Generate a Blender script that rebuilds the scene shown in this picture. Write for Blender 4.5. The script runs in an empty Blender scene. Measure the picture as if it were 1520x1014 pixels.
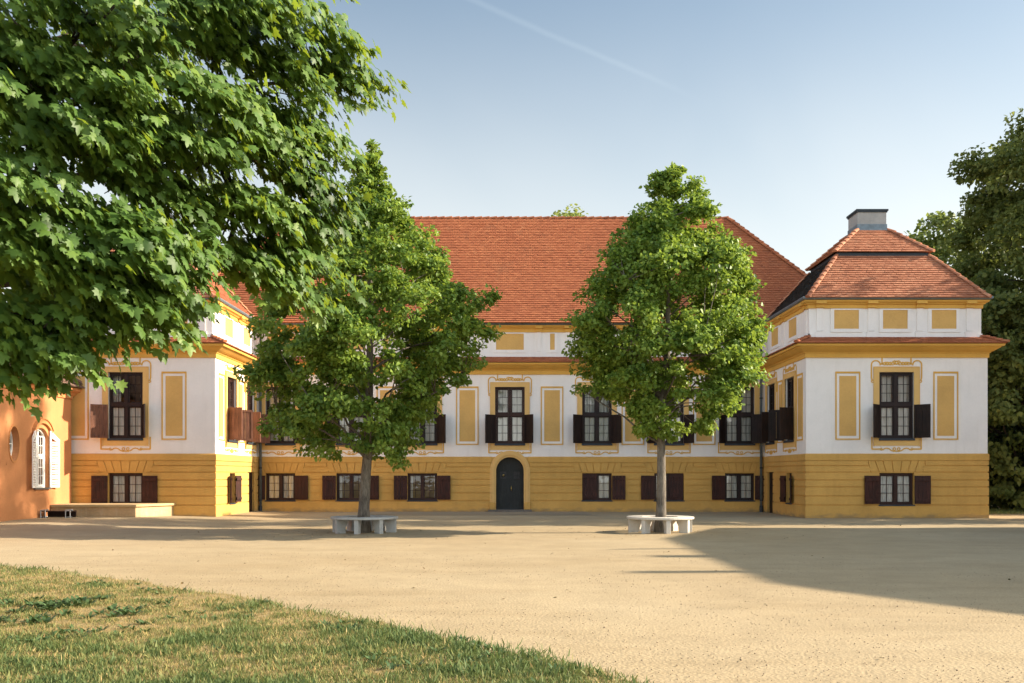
import bpy, bmesh, math, random
import numpy as np
from mathutils import Vector, Matrix
random.seed(7)
rng = np.random.default_rng(11)
R = math.radians
scene = bpy.context.scene
COL = scene.collection

# ------------------------------------------------------------------ constants
FPX = 1478.0            # focal length in photo pixels (35 mm on 36 mm, 1520 wide)
HOR = 705.0
EYE = 1.6
SUN_EL = R(26)
SUN_AZ = R(4)           # degrees behind the facade plane, from +X
SUN_DIR = Vector((math.cos(SUN_EL)*math.cos(SUN_AZ), math.cos(SUN_EL)*math.sin(SUN_AZ), math.sin(SUN_EL)))

# ------------------------------------------------------------------ node helpers
def new_mat(name):
    m = bpy.data.materials.new(name); m.use_nodes = True
    nt = m.node_tree; nt.nodes.clear()
    out = nt.nodes.new('ShaderNodeOutputMaterial')
    return m, nt, out
def N(nt, typ, **kw):
    n = nt.nodes.new(typ)
    for k, v in kw.items():
        if k.startswith('i_'):
            key = k[2:]
            key = int(key) if key.isdigit() else key.replace('_', ' ')
            n.inputs[key].default_value = v
        else:
            setattr(n, k, v)
    return n
def L(nt, a, b): nt.links.new(a, b)
def rgba(c): return (c[0], c[1], c[2], 1.0)
def ramp(nt, stops, interp='LINEAR'):
    n = nt.nodes.new('ShaderNodeValToRGB'); cr = n.color_ramp; cr.interpolation = interp
    while len(cr.elements) < len(stops): cr.elements.new(0.5)
    for e, (p, c) in zip(cr.elements, stops):
        e.position = p; e.color = rgba(c) if not isinstance(c, float) else (c, c, c, 1)
    return n
def mix(nt, fac, a, b, blend='MIX'):
    n = nt.nodes.new('ShaderNodeMix'); n.data_type = 'RGBA'; n.blend_type = blend
    for sock, v in ((n.inputs[0], fac), (n.inputs[6], a), (n.inputs[7], b)):
        if hasattr(v, 'is_output') or isinstance(v, bpy.types.NodeSocket): L(nt, v, sock)
        elif isinstance(v, (int, float)): sock.default_value = v
        else: sock.default_value = rgba(v)
    return n.outputs[2]
def noise(nt, vec, scale, detail=4, rough=.55, dist=0.0):
    n = N(nt, 'ShaderNodeTexNoise'); n.inputs['Scale'].default_value = scale
    n.inputs['Detail'].default_value = detail; n.inputs['Roughness'].default_value = rough
    n.inputs['Distortion'].default_value = dist
    L(nt, vec, n.inputs['Vector']); return n.outputs['Fac']
def coords(nt, scale=(1, 1, 1)):
    t = N(nt, 'ShaderNodeTexCoord'); m = N(nt, 'ShaderNodeMapping'); m.inputs['Scale'].default_value = scale
    L(nt, t.outputs['Object'], m.inputs['Vector']); return m.outputs['Vector']
def bump(nt, h, strength=.3, dist=.02, prev=None):
    b = N(nt, 'ShaderNodeBump'); b.inputs['Strength'].default_value = strength; b.inputs['Distance'].default_value = dist
    L(nt, h, b.inputs['Height'])
    if prev: L(nt, prev, b.inputs['Normal'])
    return b.outputs['Normal']
def principled(nt, out, col, rough=.8, spec=.3, normal=None, metal=0):
    p = N(nt, 'ShaderNodeBsdfPrincipled')
    if isinstance(col, bpy.types.NodeSocket): L(nt, col, p.inputs['Base Color'])
    else: p.inputs['Base Color'].default_value = rgba(col)
    if isinstance(rough, bpy.types.NodeSocket): L(nt, rough, p.inputs['Roughness'])
    else: p.inputs['Roughness'].default_value = rough
    p.inputs['Specular IOR Level'].default_value = spec; p.inputs['Metallic'].default_value = metal
    if normal: L(nt, normal, p.inputs['Normal'])
    L(nt, p.outputs[0], out.inputs['Surface']); return p

def plaster(name, col, var=.12, bstr=.25, grime=.0, stain=(.25, .2, .14), patch=None):
    m, nt, out = new_mat(name); v = coords(nt)
    n1 = noise(nt, v, .9, 5, .6); n2 = noise(nt, v, 14, 4, .6); n3 = noise(nt, coords(nt, (3, 3, .35)), 1.3, 4, .6)
    dark = tuple(c*(1-var) for c in col); lite = tuple(min(1, c*(1+var*.6)) for c in col)
    r1 = ramp(nt, [(.3, dark), (.7, lite)]); L(nt, n1, r1.inputs[0])
    r2 = ramp(nt, [(.3, (1-var*.6,)*3), (.75, (1.0,)*3)]); L(nt, n2, r2.inputs[0])
    c = mix(nt, 1.0, r1.outputs[0], r2.outputs[0], 'MULTIPLY')
    if grime:
        # rain streaks and rising damp: weathering of the plaster itself
        r3 = ramp(nt, [(.52, (0, 0, 0)), (.75, (1, 1, 1))]); L(nt, n3, r3.inputs[0])
        f = N(nt, 'ShaderNodeMath', operation='MULTIPLY'); L(nt, r3.outputs[0], f.inputs[0]); f.inputs[1].default_value = grime
        c = mix(nt, f.outputs[0], c, stain)
    if patch:
        sep = N(nt, 'ShaderNodeSeparateXYZ'); L(nt, v, sep.inputs[0])
        mr = N(nt, 'ShaderNodeMapRange'); mr.inputs[1].default_value = .42; mr.inputs[2].default_value = .02
        L(nt, sep.outputs[2], mr.inputs[0])
        nn = noise(nt, coords(nt, (1, 1, 2.5)), 2.2, 5, .65)
        a = N(nt, 'ShaderNodeMath', operation='MULTIPLY'); L(nt, mr.outputs[0], a.inputs[0]); L(nt, nn, a.inputs[1])
        rr = ramp(nt, [(.3, (0, 0, 0)), (.55, (1, 1, 1))]); L(nt, a.outputs[0], rr.inputs[0])
        f2 = N(nt, 'ShaderNodeMath', operation='MULTIPLY'); L(nt, rr.outputs[0], f2.inputs[0]); f2.inputs[1].default_value = .8
        c = mix(nt, f2.outputs[0], c, patch)
    nb = bump(nt, n2, bstr, .012); nb = bump(nt, noise(nt, v, 70, 2), bstr*.6, .004, nb)
    principled(nt, out, c, .88, .2, nb); return m

M = {}
M['white'] = plaster('white_lime_plaster', (.85, .80, .755), .06, .25, .22, (.60, .55, .48))
M['ochre'] = plaster('ochre_plinth_plaster', (.63, .365, .10), .13, .35, .16, (.33, .17, .05), (.27, .19, .10))
M['ochre_trim'] = plaster('ochre_moulding_paint', (.70,.40,.09), .10, .2, .12, (.38, .2, .05))
M['ochre_panel'] = plaster('rough_ochre_panel', (.68, .41, .135), .12, .7)
M['frame_ochre'] = plaster('pale_ochre_surround', (.72, .455, .165), .08, .2)
M['orange'] = plaster('orange_house_plaster', (.56, .24, .10), .14, .3, .25, (.42, .16, .07), (.38, .17, .08))
M['orange_trim'] = plaster('orange_cornice_paint', (.55,.24,.09), .1, .2)
M['concrete'] = plaster('shaded_weathered_concrete', (.44, .43, .40), .2, .4, .3, (.2, .19, .16))  # greyer bench copy, tree shade put into its colour
M['stone'] = plaster('terrace_plaster', (.50, .36, .2), .25, .4, .35, (.62, .56, .46), (.24, .18, .11))
M['slab'] = plaster('terrace_slab', (.52, .38, .2), .2, .4, .2, (.3, .24, .16))
M['render'] = plaster('grey_chimney_render', (.40, .39, .37), .2, .3, .35, (.22, .22, .21))
M['chimney_white'] = plaster('pale_render', (.62, .6, .56), .1)
M['drystone'] = plaster('dry_stone_step', (.16, .14, .12), .2, .4)

def simple(name, col, rough=.6, spec=.3, metal=0, var=.15, sc=20):
    m, nt, out = new_mat(name); v = coords(nt); n1 = noise(nt, v, sc, 4)
    r = ramp(nt, [(.3, tuple(c*(1-var) for c in col)), (.7, tuple(min(1, c*(1+var)) for c in col))]); L(nt, n1, r.inputs[0])
    principled(nt, out, r.outputs[0], rough, spec, bump(nt, n1, .15, .005), metal); return m
M['zinc'] = simple('weathered_zinc', (.15, .185, .21), .5, .4, .4, .2, 6)
M['zinc_dark'] = simple('dark_zinc_band', (.035, .045, .055), .55, .3, .2, .2, 6)
M['iron'] = simple('dark_iron', (.03, .03, .032), .5, .4)
M['brass'] = simple('brass', (.6, .42, .15), .3, .5, 1.0)
M['galv'] = simple('galvanised_metal', (.42, .43, .45), .4, .5, .8)
M['dark'] = simple('room_dark', (.018, .015, .013), .9, .1)
M['whitewood'] = simple('white_painted_wood', (.74, .72, .68), .5, .35, 0, .06, 12)

def wood(name, c0, c1, rough=.6):
    m, nt, out = new_mat(name)
    n1 = noise(nt, coords(nt, (16, 16, 1.6)), 1.5, 5, .65, .4); n2 = noise(nt, coords(nt), 2.3, 3)
    a = N(nt, 'ShaderNodeMath', operation='MULTIPLY_ADD'); L(nt, n2, a.inputs[0]); a.inputs[1].default_value = .6; L(nt, n1, a.inputs[2])
    r = ramp(nt, [(.55, c0), (1.05, c1)]); L(nt, a.outputs[0], r.inputs[0])
    principled(nt, out, r.outputs[0], rough, .3, bump(nt, n1, .35, .008)); return m
M['shutter'] = wood('dark_stained_shutter_wood', (.006, .0035, .003), (.026, .012, .009), .6)
M['shutter_red'] = wood('red_brown_shutter_wood', (.013, .005, .004), (.065, .019, .012), .6)
M['frame'] = wood('dark_window_wood', (.008, .004, .004), (.024, .010, .008), .5)
M['frame_red'] = wood('red_window_wood', (.014, .006, .005), (.05, .018, .012), .5)
M['door'] = wood('black_green_door_wood', (.006, .008, .009), (.02, .024, .026), .45)
M['shutter_sunlit'] = wood('sunlit_shutter_wood', (.07, .03, .018), (.20, .085, .05), .7)  # lighter copy of the shutter wood, sunlight put into its colour

m, nt, out = new_mat('window_glass')
fr = N(nt, 'ShaderNodeFresnel'); fr.inputs['IOR'].default_value = 1.5
tr = N(nt, 'ShaderNodeBsdfTransparent'); tr.inputs[0].default_value = (.93, .95, .94, 1)
gl = N(nt, 'ShaderNodeBsdfGlossy'); gl.inputs['Roughness'].default_value = .03
nn = noise(nt, coords(nt), 2.2, 2); bn = bump(nt, nn, .12, .03); L(nt, bn, gl.inputs['Normal']); L(nt, bn, fr.inputs['Normal'])
f2 = N(nt, 'ShaderNodeMath', operation='MULTIPLY_ADD'); L(nt, fr.outputs[0], f2.inputs[0]); f2.inputs[1].default_value = 1.4; f2.inputs[2].default_value = .03
mx = N(nt, 'ShaderNodeMixShader'); L(nt, f2.outputs[0], mx.inputs[0]); L(nt, tr.outputs[0], mx.inputs[1]); L(nt, gl.outputs[0], mx.inputs[2])
L(nt, mx.outputs[0], out.inputs['Surface']); M['glass'] = m

m, nt, out = new_mat('white_curtain_cloth')
n1 = noise(nt, coords(nt, (12, 12, 1.2)), 1.2, 3); r = ramp(nt, [(.3, (.62, .60, .57)), (.7, (.88, .86, .83))]); L(nt, n1, r.inputs[0])
principled(nt, out, r.outputs[0], .9, .1); M['curtain'] = m

def roof_mat(name, stops, moss=.0):
    m, nt, out = new_mat(name)
    at = N(nt, 'ShaderNodeAttribute', attribute_name='tint')
    v = coords(nt); n1 = noise(nt, v, .35, 5, .6); n2 = noise(nt, v, 9, 4, .6)
    a = N(nt, 'ShaderNodeMath', operation='MULTIPLY_ADD'); L(nt, n1, a.inputs[0]); a.inputs[1].default_value = .7
    L(nt, at.outputs['Fac'], a.inputs[2])
    b = N(nt, 'ShaderNodeMath', operation='MULTIPLY_ADD'); L(nt, n2, b.inputs[0]); b.inputs[1].default_value = .35; L(nt, a.outputs[0], b.inputs[2])
    s = N(nt, 'ShaderNodeMath', operation='MULTIPLY'); L(nt, b.outputs[0], s.inputs[0]); s.inputs[1].default_value = .5
    r = ramp(nt, stops); L(nt, s.outputs[0], r.inputs[0])
    c = r.outputs[0]
    if moss:
        rr = ramp(nt, [(.55, (0, 0, 0)), (.75, (1, 1, 1))]); L(nt, noise(nt, v, 1.1, 6, .7), rr.inputs[0])
        f = N(nt, 'ShaderNodeMath', operation='MULTIPLY'); L(nt, rr.outputs[0], f.inputs[0]); f.inputs[1].default_value = moss
        c = mix(nt, f.outputs[0], c, (.13, .115, .07))
    principled(nt, out, c, .8, .25, bump(nt, n2, .4, .01)); return m
M['tile'] = roof_mat('red_clay_tile', [(.12, (.17, .06, .03)), (.42, (.335, .105, .045)), (.66, (.42, .15, .064)), (.92, (.50, .24, .125))], .2)
M['tile_old'] = roof_mat('mossy_clay_tile', [(.12, (.16, .06, .035)), (.42, (.38, .145, .075)), (.68, (.50, .225, .125)), (.95, (.56, .33, .21))], .35)
M['tile_brown'] = roof_mat('brown_clay_tile', [(.15, (.07, .045, .035)), (.5, (.15, .09, .065)), (.9, (.24, .15, .11))], .3)
M['tile_black'] = roof_mat('near_black_tile', [(.15, (.018, .017, .016)), (.5, (.035, .032, .028)), (.9, (.07, .055, .045))], .2)
M['tile_base'] = simple('roof_batten_dark', (.09, .03, .02), .9, .1)

def bark(name, c0, c1, sc=5):
    m, nt, out = new_mat(name); n1 = noise(nt, coords(nt, (5, 5, 1)), sc, 7, .75, .5); n2 = noise(nt, coords(nt), 1.6, 3)
    a = N(nt, 'ShaderNodeMath', operation='MULTIPLY_ADD'); L(nt, n2, a.inputs[0]); a.inputs[1].default_value = .5; L(nt, n1, a.inputs[2])
    r = ramp(nt, [(.5, c0), (1.0, c1)]); L(nt, a.outputs[0], r.inputs[0])
    principled(nt, out, r.outputs[0], .9, .2, bump(nt, n1, .9, .03)); return m
M['bark'] = bark('linden_bark', (.03, .024, .019), (.27, .235, .19))
M['bark_dark'] = bark('maple_bark', (.02, .015, .012), (.09, .07, .055))

def leaf_mat(name, stops, trans=.4, tcol=(.30, .42, .03), rough=.45, spec=.35):
    m, nt, out = new_mat(name)
    at = N(nt, 'ShaderNodeAttribute', attribute_name='tint')
    r = ramp(nt, stops); L(nt, at.outputs['Fac'], r.inputs[0])
    p = N(nt, 'ShaderNodeBsdfPrincipled'); L(nt, r.outputs[0], p.inputs['Base Color'])
    p.inputs['Roughness'].default_value = rough; p.inputs['Specular IOR Level'].default_value = spec
    t = N(nt, 'ShaderNodeBsdfTranslucent'); tc = mix(nt, .55, r.outputs[0], tcol); L(nt, tc, t.inputs['Color'])
    mx = N(nt, 'ShaderNodeMixShader'); mx.inputs[0].default_value = trans
    L(nt, p.outputs[0], mx.inputs[1]); L(nt, t.outputs[0], mx.inputs[2]); L(nt, mx.outputs[0], out.inputs['Surface'])
    return m
M['linden_leaf'] = leaf_mat('linden_leaf', [(0, (.045, .098, .018)), (.5, (.122, .208, .034)), (1, (.235, .33, .06))], .38, (.37, .47, .05), .46, .26)
M['maple_leaf'] = leaf_mat('maple_leaf', [(0, (.022, .054, .011)), (.55, (.07, .138, .026)), (1, (.165, .245, .046))], .34, (.42, .52, .03), .5, .3)
M['far_leaf'] = leaf_mat('dark_park_leaf', [(0, (.075, .10, .028)), (.55, (.145, .175, .045)), (1, (.26, .28, .085))], .4, (.24, .28, .05), .6, .2)
M['light_leaf'] = leaf_mat('light_park_leaf', [(0, (.13, .17, .045)), (.5, (.235, .285, .075)), (1, (.33, .37, .12))], .4, (.25, .3, .05))
M['hedge_leaf'] = leaf_mat('hedge_leaf', [(0, (.018, .032, .012)), (1, (.05, .075, .022))], .15, (.08, .12, .02), .5, .25)
M['grass'] = leaf_mat('grass_blade', [(0, (.40, .27, .12)), (.2, (.36, .26, .11)), (.38, (.23, .215, .075)), (.62, (.135, .165, .055)), (1, (.085, .13, .045))], .25, (.2, .25, .06), .6, .2)
M['weed'] = leaf_mat('weed_leaf', [(0, (.05, .09, .035)), (1, (.10, .16, .06))], .2, (.15, .22, .05), .5, .3)

# gravel court
m, nt, out = new_mat('sandy_gravel'); v = coords(nt)
n0 = noise(nt, v, .12, 4, .6); n1 = noise(nt, v, 1.1, 6, .7); n2 = noise(nt, v, 55, 4, .8); n3 = noise(nt, coords(nt, (.35, 1.6, 1)), .9, 5, .65)
r1 = ramp(nt, [(.3, (.352, .272, .164)), (.7, (.424, .346, .226))]); L(nt, n0, r1.inputs[0])
r2 = ramp(nt, [(.25, (.86, .855, .85)), (.62, (1.05, 1.04, 1.03))]); L(nt, n1, r2.inputs[0])
r3 = ramp(nt, [(.32, (.62, .60, .57)), (.64, (1.16, 1.15, 1.13))]); L(nt, n2, r3.inputs[0])
r4 = ramp(nt, [(.30, (.90, .885, .86)), (.5, (1, 1, 1))]); L(nt, n3, r4.inputs[0])
c = mix(nt, 1, r1.outputs[0], r2.outputs[0], 'MULTIPLY'); c = mix(nt, 1, c, r3.outputs[0], 'MULTIPLY'); c = mix(nt, 1, c, r4.outputs[0], 'MULTIPLY')
vor = N(nt, 'ShaderNodeTexVoronoi'); vor.inputs['Scale'].default_value = 30; L(nt, v, vor.inputs['Vector'])
b1 = bump(nt, vor.outputs['Distance'], .45, .012); b1 = bump(nt, n1, .10, .02, b1)
principled(nt, out, c, .95, .12, b1); M['gravel'] = m
M['pebble'] = plaster('pebble', (.36, .28, .19), .35, .2)

m, nt, out = new_mat('lawn_soil'); v = coords(nt)
n1 = noise(nt, v, .8, 6, .7); n2 = noise(nt, v, 24, 4, .7)
r1 = ramp(nt, [(.3, (.20, .17, .07)), (.5, (.33, .25, .12)), (.75, (.40, .31, .17))]); L(nt, n1, r1.inputs[0])
r2 = ramp(nt, [(.25, (.5, .5, .5)), (.7, (1.1, 1.1, 1.1))]); L(nt, n2, r2.inputs[0])
principled(nt, out, mix(nt, 1, r1.outputs[0], r2.outputs[0], 'MULTIPLY'), .95, .1, bump(nt, n2, .6, .02)); M['soil'] = m

m, nt, out = new_mat('small_stone_setts'); v = coords(nt)
bk = N(nt, 'ShaderNodeTexBrick'); bk.inputs['Scale'].default_value = 1; bk.inputs['Brick Width'].default_value = .16; bk.inputs['Row Height'].default_value = .16
bk.inputs['Mortar Size'].default_value = .016; bk.inputs['Color1'].default_value = (.27, .22, .15, 1); bk.inputs['Color2'].default_value = (.36, .29, .2, 1); bk.inputs['Mortar'].default_value = (.16, .12, .08, 1)
L(nt, v, bk.inputs['Vector'])
inv = N(nt, 'ShaderNodeMath', operation='SUBTRACT'); inv.inputs[0].default_value = 1; L(nt, bk.outputs['Fac'], inv.inputs[1])
principled(nt, out, mix(nt, .5, bk.outputs['Color'], (.33, .27, .18)), .9, .2, bump(nt, inv.outputs[0], .5, .02)); M['setts'] = m

# ------------------------------------------------------------------ mesh builder
class Face:
    """A wall plane: origin o, unit direction u along the wall, outward normal n."""
    def __init__(s, o, u, n):
        s.o = Vector(o); s.u = Vector(u).normalized(); s.n = Vector(n).normalized()
    def p(s, u, z, d=0.0): return s.o + s.u*u + Vector((0, 0, z)) + s.n*d
def face_ab(a, b):
    d = Vector((b[0]-a[0], b[1]-a[1], 0)); ln = d.length; d.normalize()
    f = Face((a[0], a[1], 0), d, (d.y, -d.x, 0)); f.len = ln; return f

class MB:
    def __init__(s): s.v = []; s.f = []
    def quad(s, *pts):
        i = len(s.v); s.v += [tuple(p) for p in pts]; s.f.append(tuple(range(i, i+len(pts))))
    def box(s, F, u0, u1, z0, z1, d0, d1):
        i = len(s.v)
        for d in (d0, d1):
            for (u, z) in ((u0, z0), (u1, z0), (u1, z1), (u0, z1)): s.v.append(tuple(F.p(u, z, d)))
        for q in ((0, 3, 2, 1), (4, 5, 6, 7), (0, 1, 5, 4), (1, 2, 6, 5), (2, 3, 7, 6), (3, 0, 4, 7)):
            s.f.append(tuple(i+k for k in q))
    def prism(s, F, poly, d0, d1):
        i = len(s.v); n = len(poly)
        for d in (d0, d1):
            for (u, z) in poly: s.v.append(tuple(F.p(u, z, d)))
        s.f.append(tuple(i+k for k in reversed(range(n)))); s.f.append(tuple(i+n+k for k in range(n)))
        for k in range(n):
            j = (k+1) % n; s.f.append((i+k, i+j, i+n+j, i+n+k))
    def tube(s, pts, rad, n=6, caps=True):
        pts = [Vector(p) for p in pts]
        if not hasattr(rad, '__len__'): rad = [rad]*len(pts)
        base = len(s.v); up = Vector((0, 0, 1)); prev = None
        for k, p in enumerate(pts):
            t = (pts[min(k+1, len(pts)-1)]-pts[max(k-1, 0)])
            if t.length < 1e-7: t = Vector((0, 0, 1))
            t.normalize()
            if prev is None:
                a = t.cross(up)
                if a.length < .05: a = t.cross(Vector((1, 0, 0)))
            else:
                a = prev-t*prev.dot(t)
                if a.length < .01: a = t.cross(up)
            a.normalize(); prev = a; b = t.cross(a)
            for q in range(n):
                w = 2*math.pi*q/n; s.v.append(tuple(p+(a*math.cos(w)+b*math.sin(w))*rad[k]))
        for k in range(len(pts)-1):
            for q in range(n):
                r = (q+1) % n
                s.f.append((base+k*n+q, base+k*n+r, base+(k+1)*n+r, base+(k+1)*n+q))
        if caps:
            s.f.append(tuple(base+q for q in reversed(range(n)))); e = base+(len(pts)-1)*n
            s.f.append(tuple(e+q for q in range(n)))
    def sweep(s, path, prof, closed_prof=True):
        """extrude profile [(d,z)] along a plan polyline with mitred corners."""
        rings = []
        P = [Vector((p[0], p[1])) for p in path]
        for k, p in enumerate(P):
            ns = []
            if k > 0: d = (P[k]-P[k-1]).normalized(); ns.append(Vector((d.y, -d.x)))
            if k < len(P)-1: d = (P[k+1]-P[k]).normalized(); ns.append(Vector((d.y, -d.x)))
            if len(ns) == 2:
                mth = (ns[0]+ns[1]); mth = mth/ (1+ns[0].dot(ns[1]))
            else: mth = ns[0]
            i = len(s.v)
            for (d, z) in prof: q = p+mth*d; s.v.append((q.x, q.y, z))
            rings.append(i)
        n = len(prof); rng_ = range(n) if closed_prof else range(n-1)
        for a, b in zip(rings[:-1], rings[1:]):
            for q in rng_:
                r = (q+1) % n; s.f.append((a+q, b+q, b+r, a+r))
        if closed_prof:
            s.f.append(tuple(rings[0]+q for q in range(n))); s.f.append(tuple(rings[-1]+q for q in reversed(range(n))))
    def build(s, name, mat, parent=None, smooth=False, recalc=True, bevel=0):
        me = bpy.data.meshes.new(name)
        off = parent_loc(parent)
        me.from_pydata([(x-off[0], y-off[1], z-off[2]) for x, y, z in s.v], [], s.f)
        if recalc:
            bm = bmesh.new(); bm.from_mesh(me); bmesh.ops.recalc_face_normals(bm, faces=bm.faces); bm.to_mesh(me); bm.free()
        me.materials.append(mat)
        if smooth: me.polygons.foreach_set('use_smooth', [True]*len(me.polygons))
        o = bpy.data.objects.new(name, me); COL.objects.link(o)
        if parent: o.parent = parent
        if bevel:
            b = o.modifiers.new('edge', 'BEVEL'); b.width = bevel; b.segments = 2; b.limit_method = 'ANGLE'
        return o
def parent_loc(p):
    l = Vector((0, 0, 0))
    while p is not None: l = l+p.location; p = p.parent
    return l
def thing(name, label, cat, loc=(0, 0, 0), group=None):
    o = bpy.data.objects.new(name, None); COL.objects.link(o); o.location = loc
    o.empty_display_size = .3
    o['label'] = label; o['category'] = cat
    if group: o['group'] = group
    return o
def tag(o, label, cat, group=None):
    o['label'] = label; o['category'] = cat
    if group: o['group'] = group
    return o
def struct(o, kind='structure', label=None, cat=None):
    o['kind'] = kind
    if label: o['label'] = label
    if cat: o['category'] = cat
    return o

def wall_skin(mb, F, u0, u1, z0, z1, holes, depth=.28, d=0.0):
    us = sorted({u0, u1, *[h[0] for h in holes], *[h[1] for h in holes]}); us = [u for u in us if u0-1e-6 <= u <= u1+1e-6]
    zs = sorted({z0, z1, *[h[2] for h in holes], *[h[3] for h in holes]}); zs = [z for z in zs if z0-1e-6 <= z <= z1+1e-6]
    for a, b in zip(us[:-1], us[1:]):
        for c, e in zip(zs[:-1], zs[1:]):
            mu, mz = (a+b)/2, (c+e)/2
            if any(h[0] < mu < h[1] and h[2] < mz < h[3] for h in holes): continue
            mb.quad(F.p(a, c, d), F.p(b, c, d), F.p(b, e, d), F.p(a, e, d))
    for h in holes:
        a, b, c, e = h[0], h[1], max(h[2], z0), min(h[3], z1)
        if e <= c: continue
        mb.quad(F.p(a, c, d), F.p(a, e, d), F.p(a, e, d-depth), F.p(a, c, d-depth))
        mb.quad(F.p(b, e, d), F.p(b, c, d), F.p(b, c, d-depth), F.p(b, e, d-depth))
        if h[2] >= z0: mb.quad(F.p(b, c, d), F.p(a, c, d), F.p(a, c, d-depth), F.p(b, c, d-depth))
        if h[3] <= z1: mb.quad(F.p(a, e, d), F.p(b, e, d), F.p(b, e, d-depth), F.p(a, e, d-depth))
def subtract(u0, u1, cuts):
    segs = [(u0, u1)]
    for a, b in cuts:
        new = []
        for s, e in segs:
            if b <= s or a >= e: new.append((s, e)); continue
            if a > s: new.append((s, a))
            if b < e: new.append((b, e))
        segs = new
    return [(s, e) for s, e in segs if e-s > .01]

def point_attr(me, name, vals):
    a = me.attributes.new(name, 'FLOAT', 'POINT'); a.data.foreach_set('value', np.asarray(vals, np.float32))

# ------------------------------------------------------------------ roof tiles
def tile_slope(ea, eb, ta, tb, mat, parent, name='roof', tw=.17, course=.125, lift=.036, base=True):
    ea, eb, ta, tb = map(Vector, (ea, eb, ta, tb))
    e = (eb-ea).normalized(); mid = (ta+tb)/2-(ea+eb)/2; up = (mid-e*mid.dot(e)); sl = up.length; up.normalize()
    nrm = e.cross(up).normalized()
    if nrm.z < 0: nrm = -nrm
    rows = max(1, round(sl/course)); st = sl/rows
    wid = (eb-ea).length; sTa = (ta-ea).dot(e); sTb = (tb-ea).dot(e)
    V = []; Fc = []; T = []
    def lim(t): return sTa*t, wid+(sTb-wid)*t
    for i in range(rows):
        t0 = i/rows; t1 = min(1.0, (i+1.15)/rows)
        l0, r0 = lim(t0); l1, r1 = lim(t1)
        j0 = math.floor(min(l0, l1)/tw)-1; j1 = math.ceil(max(r0, r1)/tw)+1
        offs = (i % 2)*tw/2+random.uniform(-.012, .012); tone = random.gauss(0, .018)
        for j in range(j0, j1):
            a = j*tw+offs+.003; b = a+tw-.006
            a0, b0 = max(a, l0), min(b, r0); a1, b1 = max(a, l1), min(b, r1)
            if b0-a0 < .02 and b1-a1 < .02: continue
            b0 = max(a0, b0); b1 = max(a1, b1)
            h = lift+random.uniform(-.005, .008); sag = random.uniform(-.006, .006)
            k = len(V)
            lo = t0*sl+sag; hi = t1*sl
            V += [ea+e*a0+up*lo+nrm*h, ea+e*b0+up*lo+nrm*(h+random.uniform(-.003, .003)), ea+e*b1+up*hi+nrm*.004, ea+e*a1+up*hi+nrm*.004,
                  ea+e*a0+up*lo-nrm*.004, ea+e*b0+up*lo-nrm*.004]
            Fc += [(k, k+1, k+2, k+3), (k+4, k+5, k+1, k)]
            tv = min(1, max(0, random.gauss(.40, .115)+tone)); T += [tv]*6
    if base:
        k = len(V); q = -nrm*.006
        V += [ea+q, eb+q, tb+q, ta+q]; Fc.append((k, k+1, k+2, k+3)); T += [.1]*4
    return V, Fc, T
def build_tiles(parts, mat, parent, name='roof'):
    V = []; Fc = []; T = []
    for v, f, t in parts:
        k = len(V); V += v; Fc += [tuple(i+k for i in q) for q in f]; T += t
    off = parent_loc(parent); me = bpy.data.meshes.new(name)
    me.from_pydata([tuple(p-off) for p in V], [], Fc); point_attr(me, 'tint', T); me.materials.append(mat)
    o = bpy.data.objects.new(name, me); COL.objects.link(o); o.parent = parent; return o
def ridge_parts(a, b, r=.12, seg=.34):
    """overlapping half round ridge tiles from a (low) to b (high)."""
    a, b = Vector(a), Vector(b); d = b-a; n = max(1, round(d.length/seg)); d.normalize(); st = (b-a).length/n
    side = d.cross(Vector((0, 0, 1))); side.normalize(); up = side.cross(d)
    V = []; Fc = []; T = []; K = 7
    for i in range(n):
        tv = min(1, max(0, random.gauss(.42, .2)))
        p0 = a+d*(i*st-.03); p1 = a+d*((i+1)*st+.03); j = random.uniform(-.008, .008)
        k = len(V)
        for p, rr, lf in ((p0, r*1.12, .02), (p1, r*.9, -.01)):
            for q in range(K):
                w = math.pi*q/(K-1); V.append(p+side*(math.cos(w)*rr+j)+up*(math.sin(w)*rr*.85+lf)); T.append(tv)
        for q in range(K-1): Fc.append((k+q, k+q+1, k+K+q+1, k+K+q))
        c = len(V); V.append(p0+up*.0); T.append(tv)
        for q in range(K-1): Fc.append((c, k+q+1, k+q))
    return V, Fc, T

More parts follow.
